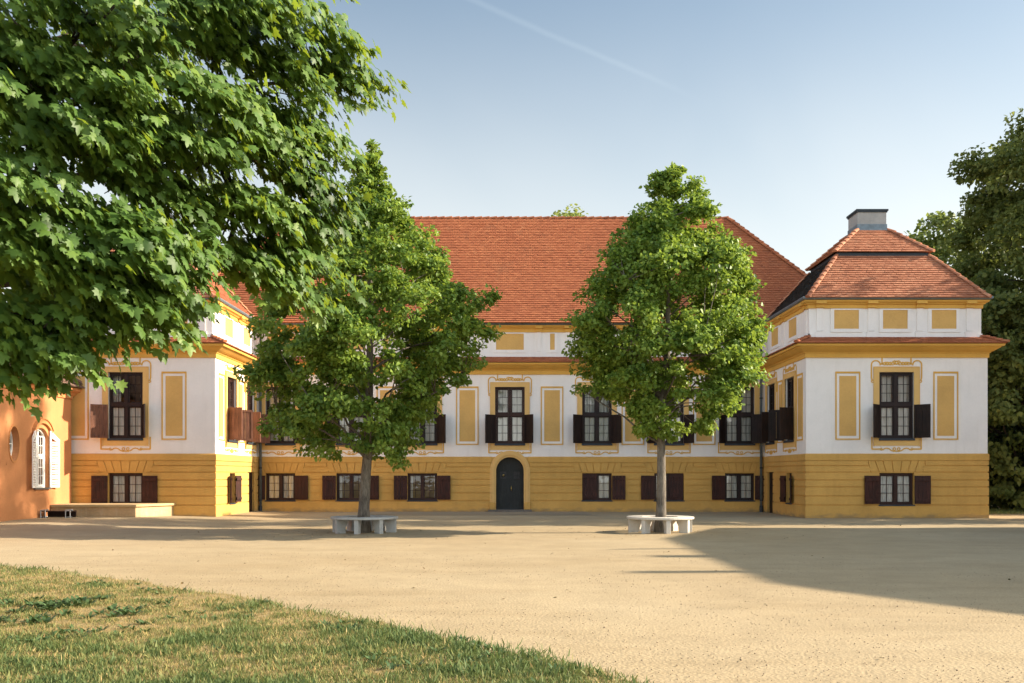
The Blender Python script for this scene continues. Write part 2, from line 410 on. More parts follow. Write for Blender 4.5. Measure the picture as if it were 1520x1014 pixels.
# ------------------------------------------------------------------ leaves
def leaf_cloud(name, C, tip, nrm, size, tint, mat, parent, tpl, kind=None):
    """one mesh of many small leaves; tpl = (verts (k,3) in (side, tip, normal), faces)"""
    C = np.asarray(C, np.float64); n = len(C)
    tip = tip/np.linalg.norm(tip, axis=1, keepdims=True)
    side = np.cross(tip, nrm); side /= (np.linalg.norm(side, axis=1, keepdims=True)+1e-9)
    nn = np.cross(side, tip)
    tv = np.array(tpl[0], float); fs = tpl[1]; k = len(tv)
    V = C[:, None, :]+size[:, None, None]*(tv[None, :, 0:1]*side[:, None, :]+tv[None, :, 1:2]*tip[:, None, :]+tv[None, :, 2:3]*nn[:, None, :])
    off = np.array(parent_loc(parent)); V = (V-off).reshape(-1, 3).astype(np.float32)
    me = bpy.data.meshes.new(name); me.vertices.add(len(V)); me.vertices.foreach_set('co', V.ravel())
    fl = np.array([i for f in fs for i in f]); ln = np.array([len(f) for f in fs])
    loops = (np.arange(n)[:, None]*k+fl[None, :]).ravel().astype(np.int32)
    tot = np.tile(ln, n).astype(np.int32); start = np.concatenate([[0], np.cumsum(tot)[:-1]]).astype(np.int32)
    me.loops.add(len(loops)); me.loops.foreach_set('vertex_index', loops)
    me.polygons.add(len(tot)); me.polygons.foreach_set('loop_start', start); me.polygons.foreach_set('loop_total', tot)
    me.update(calc_edges=True); point_attr(me, 'tint', np.repeat(np.clip(tint, 0, 1), k)); me.materials.append(mat)
    o = bpy.data.objects.new(name, me); COL.objects.link(o)
    if parent: o.parent = parent
    return o
# heart-shaped linden leaf, folded on the midrib
LINDEN = ([(0, -.1, 0), (.42, .12, .10), (.36, .52, .09), (0, 1, -.06), (-.36, .52, .09), (-.42, .12, .10)], [(0, 1, 2, 3), (0, 3, 4, 5)])
# five-lobed maple leaf
_mo = [(0, 0), (.13, -.05), (.36, -.10), (.30, .10), (.62, .22), (.42, .40), (.50, .64), (.20, .58), (.16, .82), (0, 1.08)]
_mv = [(0, .38, 0)]+[(x, y, -.22*abs(x)-(.18*(y-.4)**2)) for x, y in _mo]+[(-x, y, -.22*abs(x)-(.18*(y-.4)**2)) for x, y in reversed(_mo[1:-1])]
_k = len(_mv)-1
MAPLE = (_mv, [(0, 1+i, 1+(i+1) % _k) for i in range(_k)])
BLADE = ([(-.085, 0, 0), (.085, 0, 0), (.065, .55, .06), (0, 1, .25), (-.065, .55, .06)], [(0, 1, 2, 4), (4, 2, 3)])

def unit(a): return a/(np.linalg.norm(a, axis=-1, keepdims=True)+1e-9)
def rdir(n): return unit(rng.normal(size=(n, 3)))

def profile_radius(tab, z):
    zs = [t[0] for t in tab]; rs = [t[1] for t in tab]
    return np.interp(z, zs, rs)

def limb(mb, a, b, r0, r1, bend=.25, n=6, sides=6, sag=0):
    a, b = Vector(a), Vector(b); d = b-a; pts = []; rad = []
    off = Vector((random.uniform(-1, 1), random.uniform(-1, 1), random.uniform(.2, 1)))*d.length*bend*.5
    for k in range(n+1):
        t = k/n; p = a.lerp(b, t)+off*math.sin(math.pi*t)*.6-Vector((0, 0, sag*t*t))
        p += Vector((random.uniform(-1, 1), random.uniform(-1, 1), random.uniform(-1, 1)))*d.length*.018*(0 < k < n)
        pts.append(p); rad.append(r0+(r1-r0)*t)
    mb.tube(pts, rad, sides); return pts

def crown_tree(name, label, base, prof_r, prof_l, trunk_r, crown_z0, nclus, nleaf, leaf, mat, bark_m, group=None, lean=(0, 0), seedv=1, front=.95,
               cl_r=(.32, .62), limbs=34, tint_mu=.5, trunk_top=.86, droop=.25, lobes=0, lobe_r=.8, lobe_use=.86, leader=0):
    """trunk, limbs and a leafy crown whose radius at height z is prof_r on the +X side and prof_l on the -X side."""
    global rng
    rng = np.random.default_rng(seedv); random.seed(seedv)
    root = thing(name, label, 'tree', base, group); bx, by, bz = base
    ztop = max(prof_r[-1][0], prof_l[-1][0])
    tr = MB(); pts = []; rad = []
    H = (ztop-bz)*trunk_top
    for k in range(13):
        t = k/12; w = .05*math.sin(t*7+seedv)+.03*math.sin(t*15+seedv*2)
        pts.append(Vector((bx+lean[0]*t+w*(.4+t), by+lean[1]*t+.05*math.sin(t*6+2*seedv), bz-.1+(H+.1)*t)))
        flare = 1+.55*math.exp(-t*26)
        rad.append(trunk_r*flare*(1-t)**.75+.015)
    tr.tube(pts, rad, 12)
    def trunk_at(z):
        t = min(1, max(0, (z-bz)/H)); k = min(11, int(t*12)); return pts[k].lerp(pts[k+1], t*12-k)
    def radius(z, th):
        rr = profile_radius(prof_r, z); rl = profile_radius(prof_l, z); c = np.cos(th)
        w = (1+c)/2; r = rr*w+rl*(1-w); return r*(1-(1-front)*np.abs(np.sin(th)))
    # cluster centres
    zs = np.linspace(crown_z0, ztop, 200); ar = np.array([(profile_radius(prof_r, z)+profile_radius(prof_l, z))**1.5+.02 for z in zs]); ar /= ar.sum()
    z = rng.choice(zs, nclus, p=ar)+rng.normal(0, .06, nclus); th = rng.uniform(0, 2*np.pi, nclus)
    q = np.where(rng.random(nclus) < .72, rng.uniform(.72, 1.0, nclus), rng.uniform(.15, .75, nclus))
    lob = 1+.10*np.sin(3*th+z*1.9+seedv)+.07*np.sin(5*th-z*2.7)
    r = np.maximum(0, radius(z, th)*q*lob-.12)
    cx = np.array([trunk_at(v).x for v in z]); cy = np.array([trunk_at(v).y for v in z])
    C = np.stack([cx+r*np.cos(th), cy+r*np.sin(th), z-droop*.15*r], 1)
    if lobes:
        # the crown is made of separate leafy boughs with gaps between them
        zl = np.clip(np.sort(rng.choice(zs, lobes, p=ar))+rng.normal(0, .1, lobes), crown_z0+.1, ztop-.1); tl = np.arange(lobes)*2.39996+rng.normal(0, .35, lobes)
        rl_ = radius(zl, tl); lr = np.minimum(lobe_r*rng.uniform(.65, 1.3, lobes), rl_*.5+.12)
        ql = np.maximum(0, rl_*rng.uniform(.92, 1.12, lobes)-lr*.75)
        LC = np.stack([np.array([trunk_at(v).x for v in zl])+ql*np.cos(tl), np.array([trunk_at(v).y for v in zl])+ql*np.sin(tl), zl], 1)
        li = rng.integers(0, lobes, nclus); gl_ = rdir(nclus)*(rng.random(nclus)**.4)[:, None]; use = rng.random(nclus) < lobe_use
        out_ = np.stack([np.cos(tl), np.sin(tl), np.zeros(lobes)], 1)
        NC = LC[li]+gl_*(lr[li])[:, None]*np.array([1, 1, .62]); hx_ = np.hypot(NC[:, 0]-LC[li][:, 0], NC[:, 1]-LC[li][:, 1]); NC[:, 2] -= .28*hx_
        C = np.where(use[:, None], NC, C); r = np.hypot(C[:, 0]-cx, C[:, 1]-cy)
    nt2 = leader      # the leading shoots
    zt2 = ztop-.15-2.6*rng.random(nt2)**.9; th2 = rng.uniform(0, 2*np.pi, nt2); r2_ = np.maximum(0, radius(zt2, th2)*rng.random(nt2)**.6-.15)
    if nt2: C[-nt2:] = np.stack([np.array([trunk_at(v).x for v in zt2])+r2_*np.cos(th2), np.array([trunk_at(v).y for v in zt2])+r2_*np.sin(th2), zt2-.1], 1); r[-nt2:] = r2_
    # limbs reach the clusters
    order = rng.permutation(nclus)[:limbs]; rootlimbs = []
    for i in order:
        d = r[i]; zz = max(crown_z0-.2, C[i][2]-d*random.uniform(.45, .8)); zz = min(zz, bz+H*.95)
        a = trunk_at(zz); rr = trunk_r*max(.12, .42*(1-(zz-bz)/(ztop-bz)))
        P = limb(tr, a, C[i], rr, .012, .18, 7)
        rootlimbs.append(P)
    allp = np.array([tuple(p) for P in rootlimbs for p in P[2:]])
    for i in rng.permutation(nclus)[:min(nclus, 170)]:
        k = np.argmin(((allp-C[i])**2).sum(1)+np.where(allp[:, 2] > C[i][2], 4, 0)); limb(tr, allp[k], C[i], .02, .006, .15, 4, 4)
    trunk = tr.build('trunk', bark_m, root, smooth=True, recalc=False)
    # leaves
    per = rng.poisson(nleaf, nclus); tot = per.sum(); ci = np.repeat(np.arange(nclus), per)
    cr = rng.uniform(cl_r[0], cl_r[1], nclus)*np.clip(.42+.42*(profile_radius(prof_r, C[:, 2])+profile_radius(prof_l, C[:, 2]))/2, .45, 1)
    g = rdir(tot)*(rng.random(tot)**.45)[:, None]; sc = np.stack([cr, cr, cr*.62], 1)[ci]
    P = C[ci]+g*sc
    out = P-np.stack([np.full(tot, bx), np.full(tot, by), P[:, 2]*0+bz+(ztop-bz)*.35], 1); out = unit(out)
    nr = unit(out*.55+np.array([0, 0, .75])+g*.5+rng.normal(0, .62, (tot, 3)))
    tp = unit(out*.5+np.array([0, 0, -.55])+rng.normal(0, .55, (tot, 3)))
    size = leaf*rng.uniform(.7, 1.25, tot)
    ctint = rng.normal(tint_mu, .16, nclus); tint = ctint[ci]+rng.normal(0, .2, tot)
    leaf_cloud('crown', P, tp, nr, size, tint, mat, root, LINDEN)
    return root

# ==================================================================== GROUND
def gz(x, y):
    """the court rises a little towards the left"""
    t = min(1, max(0, (-x-8)/7)); t = t*t*(3-2*t); s = min(1, max(0, (y-22)/10)); return .13*t*s
mb = MB()
xs = [-600, -200, -80, -40]+list(np.linspace(-26, 26, 66))+[40, 80, 200, 600]; ys = [-200, -60, -20]+list(np.linspace(-6, 60, 80))+[90, 200, 700]
W = len(xs)
for y in ys:
    for x in xs: mb.v.append((x, y, gz(x, y)+.010*math.sin(x*.9+y*.35)*math.cos(y*.7)*(abs(x) < 26 and -6 < y < 36)))
for j in range(len(ys)-1):
    for i in range(W-1): mb.f.append((j*W+i, j*W+i+1, (j+1)*W+i+1, (j+1)*W+i))
struct(mb.build('ground', M['gravel'], smooth=True, recalc=False))

# ==================================================================== PALACE
YM = 43.0; YW = 36.8; XI0, XI1 = -10.97, 10.87; XO0, XO1 = -17.66, 17.58
palace = thing('palace', 'long white and ochre baroque palace with two projecting corner pavilions and red tiled roofs', 'palace', (0, YM, 0))
path = [(-15.15, 52.6), (-15.15, 43.35), (XO0, 43.35), (XO0, YW), (XI0, YW), (XI0, YM), (XI1, YM), (XI1, YW), (XO1, YW), (XO1, 43.35), (15.1, 43.35), (15.1, 52.6)]
path_closed = path+[path[0]]
def offset_path(P, d):
    o = []
    for k, p in enumerate(P):
        ns = []
        if k > 0: q = (Vector(P[k])-Vector(P[k-1])).normalized(); ns.append(Vector((q.y, -q.x)))
        if k < len(P)-1: q = (Vector(P[k+1])-Vector(P[k])).normalized(); ns.append(Vector((q.y, -q.x)))
        mth = ns[0] if len(ns) == 1 else (ns[0]+ns[1])/(1+ns[0].dot(ns[1]))
        q = Vector(p)+mth*d; o.append((q.x, q.y))
    return o
ZP = 2.38       # plinth top
ZC = 5.93       # cornice bottom
UZ0, UZ1, UW = 2.92, 5.40, 1.28
LZ0, LZ1, LW = .50, 1.67, 1.28
axes = [-10.0, -6.95, -3.87, -.09, 3.67, 6.78, 9.83]
DOORX = -.09
F_main = face_ab(path[5], path[6]); F_ri = face_ab(path[6], path[7]); F_rf = face_ab(path[7], path[8]); F_li = face_ab(path[4], path[5]); F_lf = face_ab(path[3], path[4])
um = lambda x: x-XI0
uri = lambda y: YM-y
uli = lambda y: y-YW
urf = lambda x: x-XI1
ulf = lambda x: x-XO0
WX_R, WX_L = 14.21, -14.28
# (face, list of upper windows u, list of lower windows (u,w), door (u,w,z1) or None, panels (u,w))
walls = {
 'main': (F_main, [um(a) for a in axes], [(um(a), LW) for a in axes if a != DOORX], (um(DOORX), 1.2, 2.36),
          [(um(x), .97) for x in (-8.42, -5.36, -1.93, 1.73, 5.22, 8.30)]),
 'ri': (F_ri, [uri(38.95), uri(41.75)], [(uri(38.95), .74)], (uri(41.8), .86, 1.72), [(uri(37.6), .8), (uri(40.35), .72)]),
 'li': (F_li, [uli(38.95), uli(41.75)], [(uli(38.95), .74)], (uli(41.8), .86, 1.72), [(uli(37.6), .8), (uli(40.35), .72)]),
 'rf': (F_rf, [urf(WX_R)], [(urf(WX_R), LW)], None, [(urf(12.41), .92), (urf(16.03), .92)]),
 'lf': (F_lf, [ulf(WX_L)], [(ulf(WX_L), LW)], None, [(ulf(-12.49), .92), (ulf(-16.1), .92)]),
}
wall_mb = MB(); plinth_mb = MB(); course_mb = MB()
COURSES = [(.485, .82), (.82, 1.155), (1.155, 1.41), (1.41, 1.70), (1.70, 1.94), (1.94, 2.135)]
G = .019
used = set()
def plinth_courses(F, holes, vous, c0=.0, c1=.0):
    """rusticated courses standing 22 mm proud with open joints, and flat-arch stones over the windows"""
    Ln = F.len
    for (z0, z1) in COURSES:
        cuts = [(h[0], h[1]) for h in holes if h[2] < z1-.03 and h[3] > z0+.03]
        if z0 >= 1.69: cuts += [(u-.98-(.08 if z0 > 1.9 else 0), u+.98+(.08 if z0 > 1.9 else 0)) for u in vous]
        for a, b in subtract(c0, Ln-c1, cuts): course_mb.box(F, a, b, z0+G, z1-G, -.01, .034)
    for a, b in subtract(-.0+c0, Ln-c1, [(h[0], h[1]) for h in holes if h[2] < .4]):
        course_mb.box(F, a, b, -.1, .485-G, -.01, .040)
    for u in vous:
        bu = [-.98, -.66, -.40, -.135, .135, .40, .66, .98]; tu = [-1.06, -.80, -.52, -.18, .18, .52, .80, 1.06]
        for k in range(7):
            course_mb.prism(F, [(u+bu[k]+G, 1.70+G), (u+bu[k+1]-G, 1.70+G), (u+tu[k+1]-G, 2.135-G), (u+tu[k]+G, 2.135-G)], -.01, .034)
for key, (F, ups, lows, door, panels) in walls.items():
    upper = [(u-UW/2, u+UW/2, UZ0, UZ1) for u in ups]
    low = [(u-w/2, u+w/2, LZ0, LZ1) for u, w in lows]
    hd = [(door[0]-door[1]/2, door[0]+door[1]/2, -.1, door[2])] if door else []
    wall_skin(wall_mb, F, 0, F.len, ZP, ZC+.2, upper)
    wall_skin(plinth_mb, F, 0, F.len, -.2, ZP, low+hd, .3)
    ch = low+([(door[0]-.86, door[0]+.86, -.1, 2.6)] if key == 'main' else hd)
    inner0 = key in ('ri', 'main'); inner1 = key in ('li', 'main')
    plinth_courses(F, ch, [u for u, w in lows if w > 1], .035 if inner0 else (-.034 if key in ('rf', 'lf') else 0), .035 if inner1 else (-.034 if key in ('rf', 'lf') else 0))
plain = [0, 1, 2, 8, 9, 10, 11]
for i in plain:
    F = face_ab(path_closed[i], path_closed[i+1])
    wall_skin(wall_mb, F, 0, F.len, ZP, ZC+.2, []); wall_skin(plinth_mb, F, 0, F.len, -.2, ZP, [])
    if i in (2, 8): plinth_courses(F, [], [], 0, 0)
wall = wall_mb.build('wall', M['white'], palace, recalc=False)
plinth = plinth_mb.build('plinth', M['ochre'], palace, recalc=False)
# band on top of the plinth, interrupted by the arched door surround
for seg in (path[:6]+[(DOORX-.80, YM)], [(DOORX+.80, YM)]+path[6:]):
    course_mb.sweep(seg, [(-.02, 2.135), (.046, 2.135), (.046, 2.36), (.0, 2.39), (-.02, 2.385)])
course_mb.build('rusticated_courses', M['ochre'], plinth)

# main cornice and little tiled pent roof above it
mb = MB(); mb.sweep(path, [(-.05, 5.93), (.045, 5.93), (.045, 6.09), (.075, 6.10), (.10, 6.145), (.15, 6.16), (.22, 6.20), (.34, 6.285), (.36, 6.315), (.43, 6.325), (.45, 6.40), (-.05, 6.40)])
corn = mb.build('cornice', M['ochre_trim'], palace)
skirt = []
for i in range(len(path)-1):
    op = offset_path(path, .50); ip = offset_path(path, -.16)
    a, b = op[i], op[i+1]; c, d = ip[i], ip[i+1]
    skirt.append(tile_slope((a[0], a[1], 6.42), (b[0], b[1], 6.42), (c[0], c[1], 6.72), (d[0], d[1], 6.72), None, None, tw=.17, course=.17))
for i in (3, 4, 7, 8):
    a, b = op[i], ip[i]; skirt.append(ridge_parts((a[0], a[1], 6.44), (b[0], b[1], 6.74), .085, .22))
build_tiles(skirt, M['tile'], palace, 'pent_roof')

# attic storey
apath = offset_path(path_closed[:-1], -.16)
mb = MB()
ap_c = apath+[apath[0]]
for i in range(len(ap_c)-1):
    F = face_ab(ap_c[i], ap_c[i+1]); wall_skin(mb, F, 0, F.len, 6.4, 8.1, [])
attic = mb.build('attic_wall', M['white'], palace, recalc=False)
relief = MB(); mb2 = MB()
acorn = MB()
def attic_panel(F, u, w, z0=7.02, z1=7.72, bord=.13):
    p = MB(); p.box(F, u-w/2, u+w/2, z0, z1, -.02, .012); p.build('wall_panel', M['ochre_panel'], palace)
    for (a, b, c, d) in ((u-w/2-bord, u+w/2+bord, z1, z1+.05), (u-w/2-bord, u+w/2+bord, z0-bord, z0), (u-w/2-bord, u-w/2, z0, z1), (u+w/2, u+w/2+bord, z0, z1)):
        relief.box(F, a, b, c, d, -.02, .035)
def pilaster(F, u, w=.24):
    relief.box(F, u-w/2, u+w/2, 6.94, 7.79, -.02, .045); relief.box(F, u-w/2-.05, u+w/2+.05, 6.6, 6.92, -.02, .062)
    acorn.box(F, u-w/2-.04, u+w/2+.04, 7.80, 7.93, 0, .115)
    acorn.prism(F, [(u-w/2-.07, 7.932), (u+w/2+.07, 7.932), (u+w/2+.07, 8.05), (u-w/2-.07, 8.05)], 0, .243)
aF = {k: face_ab(apath[i], apath[i+1]) for k, i in (('lf', 3), ('li', 4), ('main', 5), ('ri', 6), ('rf', 7))}
for k, F in aF.items():
    ia = .0 if k in ('ri', 'main') else -.03; ib = .0 if k in ('li', 'main') else -.03
    relief.box(F, ia, F.len-ib, 6.58, 6.84, -.02, .03)
def au(k, x, y):
    F = aF[k]; return (Vector((x, y, 0))-F.o).dot(F.u)
for x in (12.41, 14.22, 16.03): attic_panel(aF['rf'], au('rf', x, 0), .92); attic_panel(aF['lf'], au('lf', -.08-x, 0), .92)
for x in (13.33, 15.14, 16.98, 11.42): pilaster(aF['rf'], au('rf', x, 0)); pilaster(aF['lf'], au('lf', -.08-x, 0))
for y in (39.05, 41.7): attic_panel(aF['ri'], au('ri', 0, y), 1.1); attic_panel(aF['li'], au('li', 0, y), 1.1)
for y in (37.35, 40.4): pilaster(aF['ri'], au('ri', 0, y)); pilaster(aF['li'], au('li', 0, y))
mids = [(a+b)/2 for a, b in zip(axes[:-1], axes[1:])]
for x in axes: attic_panel(aF['main'], au('main', x, 0), 1.2)
for x in mids:
    attic_panel(aF['main'], au('main', x-.04, 0), .2)
    for s in (-.62, .62): pilaster(aF['main'], au('main', x+s*(1 if abs(x) < 3 else .72), 0), .16)
relief.build('attic_relief', M['white'], palace)
acorn.sweep(apath, [(-.03, 7.78), (.05, 7.78), (.05, 7.91), (.10, 7.925), (.125, 7.96), (.2, 8.0), (.235, 8.06), (-.03, 8.06)])
acorn.build('attic_cornice', M['ochre_trim'], palace)
mb = MB(); mb.sweep(apath, [(.10, 8.064), (.22, 8.064), (.29, 8.085), (.315, 8.13), (.31, 8.175), (.285, 8.175), (.27, 8.12), (.10, 8.12)])
mb.build('gutter', M['zinc'], palace)

# roofs
EA = 8.13
def hip_roof_parts(x0, x1, y0, y1, z0, ins, z1, **kw):
    e = [(x0, y0, z0), (x1, y0, z0), (x1, y1, z0), (x0, y1, z0)]; t = [(x0+ins, y0+ins, z1), (x1-ins, y0+ins, z1), (x1-ins, y1-ins, z1), (x0+ins, y1-ins, z1)]
    return [tile_slope(e[i], e[(i+1) % 4], t[i], t[(i+1) % 4], None, None, **kw) for i in range(4)], e, t
parts, e, t = hip_roof_parts(-15.38, 15.3, 42.7, 52.9, EA, 5.0, 13.85)
ymid = 47.7
t = [(-10.4, ymid-.1, 13.85), (10.33, ymid-.1, 13.85), (10.33, ymid+.1, 13.85), (-10.4, ymid+.1, 13.85)]
parts = [tile_slope(e[i], e[(i+1) % 4], t[i], t[(i+1) % 4], None, None) for i in range(4)]
for i in range(4): parts.append(ridge_parts(e[i], t[i]))
parts.append(ridge_parts((10.33, ymid, 13.86), (-10.4, ymid, 13.86), .13, .36))
build_tiles(parts, M['tile'], palace, 'roof')
def pavilion(cx, cy=39.87):
    h = 3.33
    parts, e, t = hip_roof_parts(cx-h, cx+h, cy-3.25, cy+3.25, EA, 1.55, 10.0)
    for i in range(4): parts.append(ridge_parts(e[i], t[i], .10, .3))
    rf = build_tiles(parts[:3]+parts[4:], M['tile_old'], palace, 'pavilion_roof')
    build_tiles(parts[3:4], M['tile_black'] if cx > 0 else M['tile_old'], rf, 'left_slope')  # left slope built apart, near-black tile on the right pavilion only
    hx, hy = h-1.55, 3.25-1.55
    c = MB(); F = Face((cx-hx, cy-hy, 0), (1, 0, 0), (0, -1, 0)); c.box(F, .02, 2*hx-.02, 9.97, 10.13, -2*hy+.02, -.02)
    c.build('flashing_band', M['zinc_dark'], rf)
    ux, uy = hx+.09, hy+.09
    e = [(cx-ux, cy-uy, 10.14), (cx+ux, cy-uy, 10.14), (cx+ux, cy+uy, 10.14), (cx-ux, cy+uy, 10.14)]
    t = [(cx-.6, cy-.58, 11.27), (cx+.6, cy-.58, 11.27), (cx+.6, cy+.58, 11.27), (cx-.6, cy+.58, 11.27)]
    parts = [tile_slope(e[i], e[(i+1) % 4], t[i], t[(i+1) % 4], None, None) for i in range(4)]
    for i in range(4): parts.append(ridge_parts(e[i], t[i], .10, .3))
    build_tiles(parts, M['tile_old'], palace, 'pavilion_roof')
    F = Face((cx-.57, cy-.55, 0), (1, 0, 0), (0, -1, 0))
    c = MB(); c.box(F, 0, 1.14, 11.2, 12.02, -1.1, 0); ch = c.build('chimney', M['render'] if cx > 0 else M['chimney_white'], palace, bevel=.01)
    c = MB(); c.box(F, -.02, 1.16, 11.2, 11.5, -1.12, .02); c.box(F, -.1, 1.24, 11.2, 11.30, -1.2, .1); c.build('flashing', M['zinc'], ch)
    c = MB(); c.box(F, -.06, 1.2, 12.022, 12.09, -1.16, .06); c.box(F, -.03, 1.17, 11.97, 12.02, -1.13, .03); c.build('chimney_cap', M['zinc_dark'], ch)
pavilion(14.22); pavilion(-14.30)
for x, y in ((-6.2, 49.8),):
    F = Face((x, y, 0), (1, 0, 0), (0, -1, 0)); c = MB(); c.box(F, -.5, .5, 11, 12.6, -.8, 0); c.build('chimney', M['render'], palace)

# ---- windows
def leaf_grid(fr, F, u0, u1, z0, z1, d, cols, rows, st=.045, mt=.018):
    """one sash: stiles, rails and glazing bars"""
    fr.box(F, u0, u0+st, z0, z1, d-.03, d+.012); fr.box(F, u1-st, u1, z0, z1, d-.03, d+.012)
    fr.box(F, u0+st, u1-st, z0, z0+st, d-.03, d+.011); fr.box(F, u0+st, u1-st, z1-st, z1, d-.03, d+.011)
    for i in range(1, cols):
        u = u0+st+(u1-u0-2*st)*i/cols; fr.box(F, u-mt/2, u+mt/2, z0+st, z1-st, d-.022, d+.006)
    for j in range(1, rows):
        z = z0+st+(z1-z0-2*st)*j/rows; fr.box(F, u0+st, u1-st, z-mt/2, z+mt/2, d-.021, d+.004)
def curtain_mesh(F, u0, u1, z0, z1, d, parent, gather=0.0, n=40):
    c = MB(); ph = random.uniform(0, 6); k = len(c.v); fq = random.uniform(26, 34)
    for z in (z0, (z0+z1)/2, z1):
        for i in range(n+1):
            t = i/n; u = u0+(u1-u0)*t; w = .022*math.sin(fq*(u-u0)+ph)+.01*math.sin(2.3*fq*(u-u0)+ph*2+z)
            c.v.append(tuple(F.p(u, z, d+w)))
    for r_ in range(2):
        for i in range(n): c.f.append((k+r_*(n+1)+i, k+r_*(n+1)+i+1, k+(r_+1)*(n+1)+i+1, k+(r_+1)*(n+1)+i))
    c.build('curtain', M['curtain'], parent, smooth=True, recalc=False)
def shutter(F, uh, z0, z1, w, ang, side, mat, parent, dh=.05, ledges=True, name='shutter'):
    """side -1: hinged on the left jamb and swinging left; ang from the wall plane"""
    u = F.u*(side*math.cos(ang))+F.n*math.sin(ang); n = u.cross(Vector((0, 0, 1)))
    if n.dot(F.n) < 0: n = -n
    S = Face(F.p(uh, 0, dh), u, n); m_ = MB()
    nb = 4; bw = w/nb
    for k in range(nb): m_.box(S, k*bw+.003, (k+1)*bw-.003, z0, z1, -.014, .012+.002*(k % 2))
    if ledges:
        for z in (z0+.09, z1-.19): m_.box(S, .02, w-.02, z, z+.10, .0125, .052)
    else:
        m_.box(S, 0, .075, z0, z1, .0142, .032); m_.box(S, w-.075, w, z0, z1, .0142, .032)
        for z in (z0, z1-.09): m_.box(S, .075, w-.075, z, z+.09, .0142, .031)
    o = m_.build(name, mat, parent)
    h = MB()
    for z in (z0+.14, z1-.14): h.box(S, -.03, w*.55, z-.014, z+.014, .0345, .042)
    h.build('hinge', M['iron'], o) if False else None
    return o
def ribbon(mb_, F, pts, w=.045, d0=.0, d1=.02):
    """flat stucco strap following points in the wall plane"""
    P = [Vector(p) for p in pts]
    for k in range(len(P)-1):
        a, b = P[k], P[k+1]; t = b-a
        if t.length < 1e-5: continue
        t.normalize(); q = Vector((-t.y, t.x))*w/2; e = t*w*.18
        mb_.prism(F, [tuple(a-e-q), tuple(b+e-q), tuple(b+e+q), tuple(a-e+q)], d0-.01, d1+.0006*(k % 3))
def scroll(c, r0, a0, a1, n=14, shrink=.0):
    return [(c[0]+(r0*(1-shrink*k/n))*math.cos(a0+(a1-a0)*k/n), c[1]+(r0*(1-shrink*k/n))*math.sin(a0+(a1-a0)*k/n)) for k in range(n+1)]
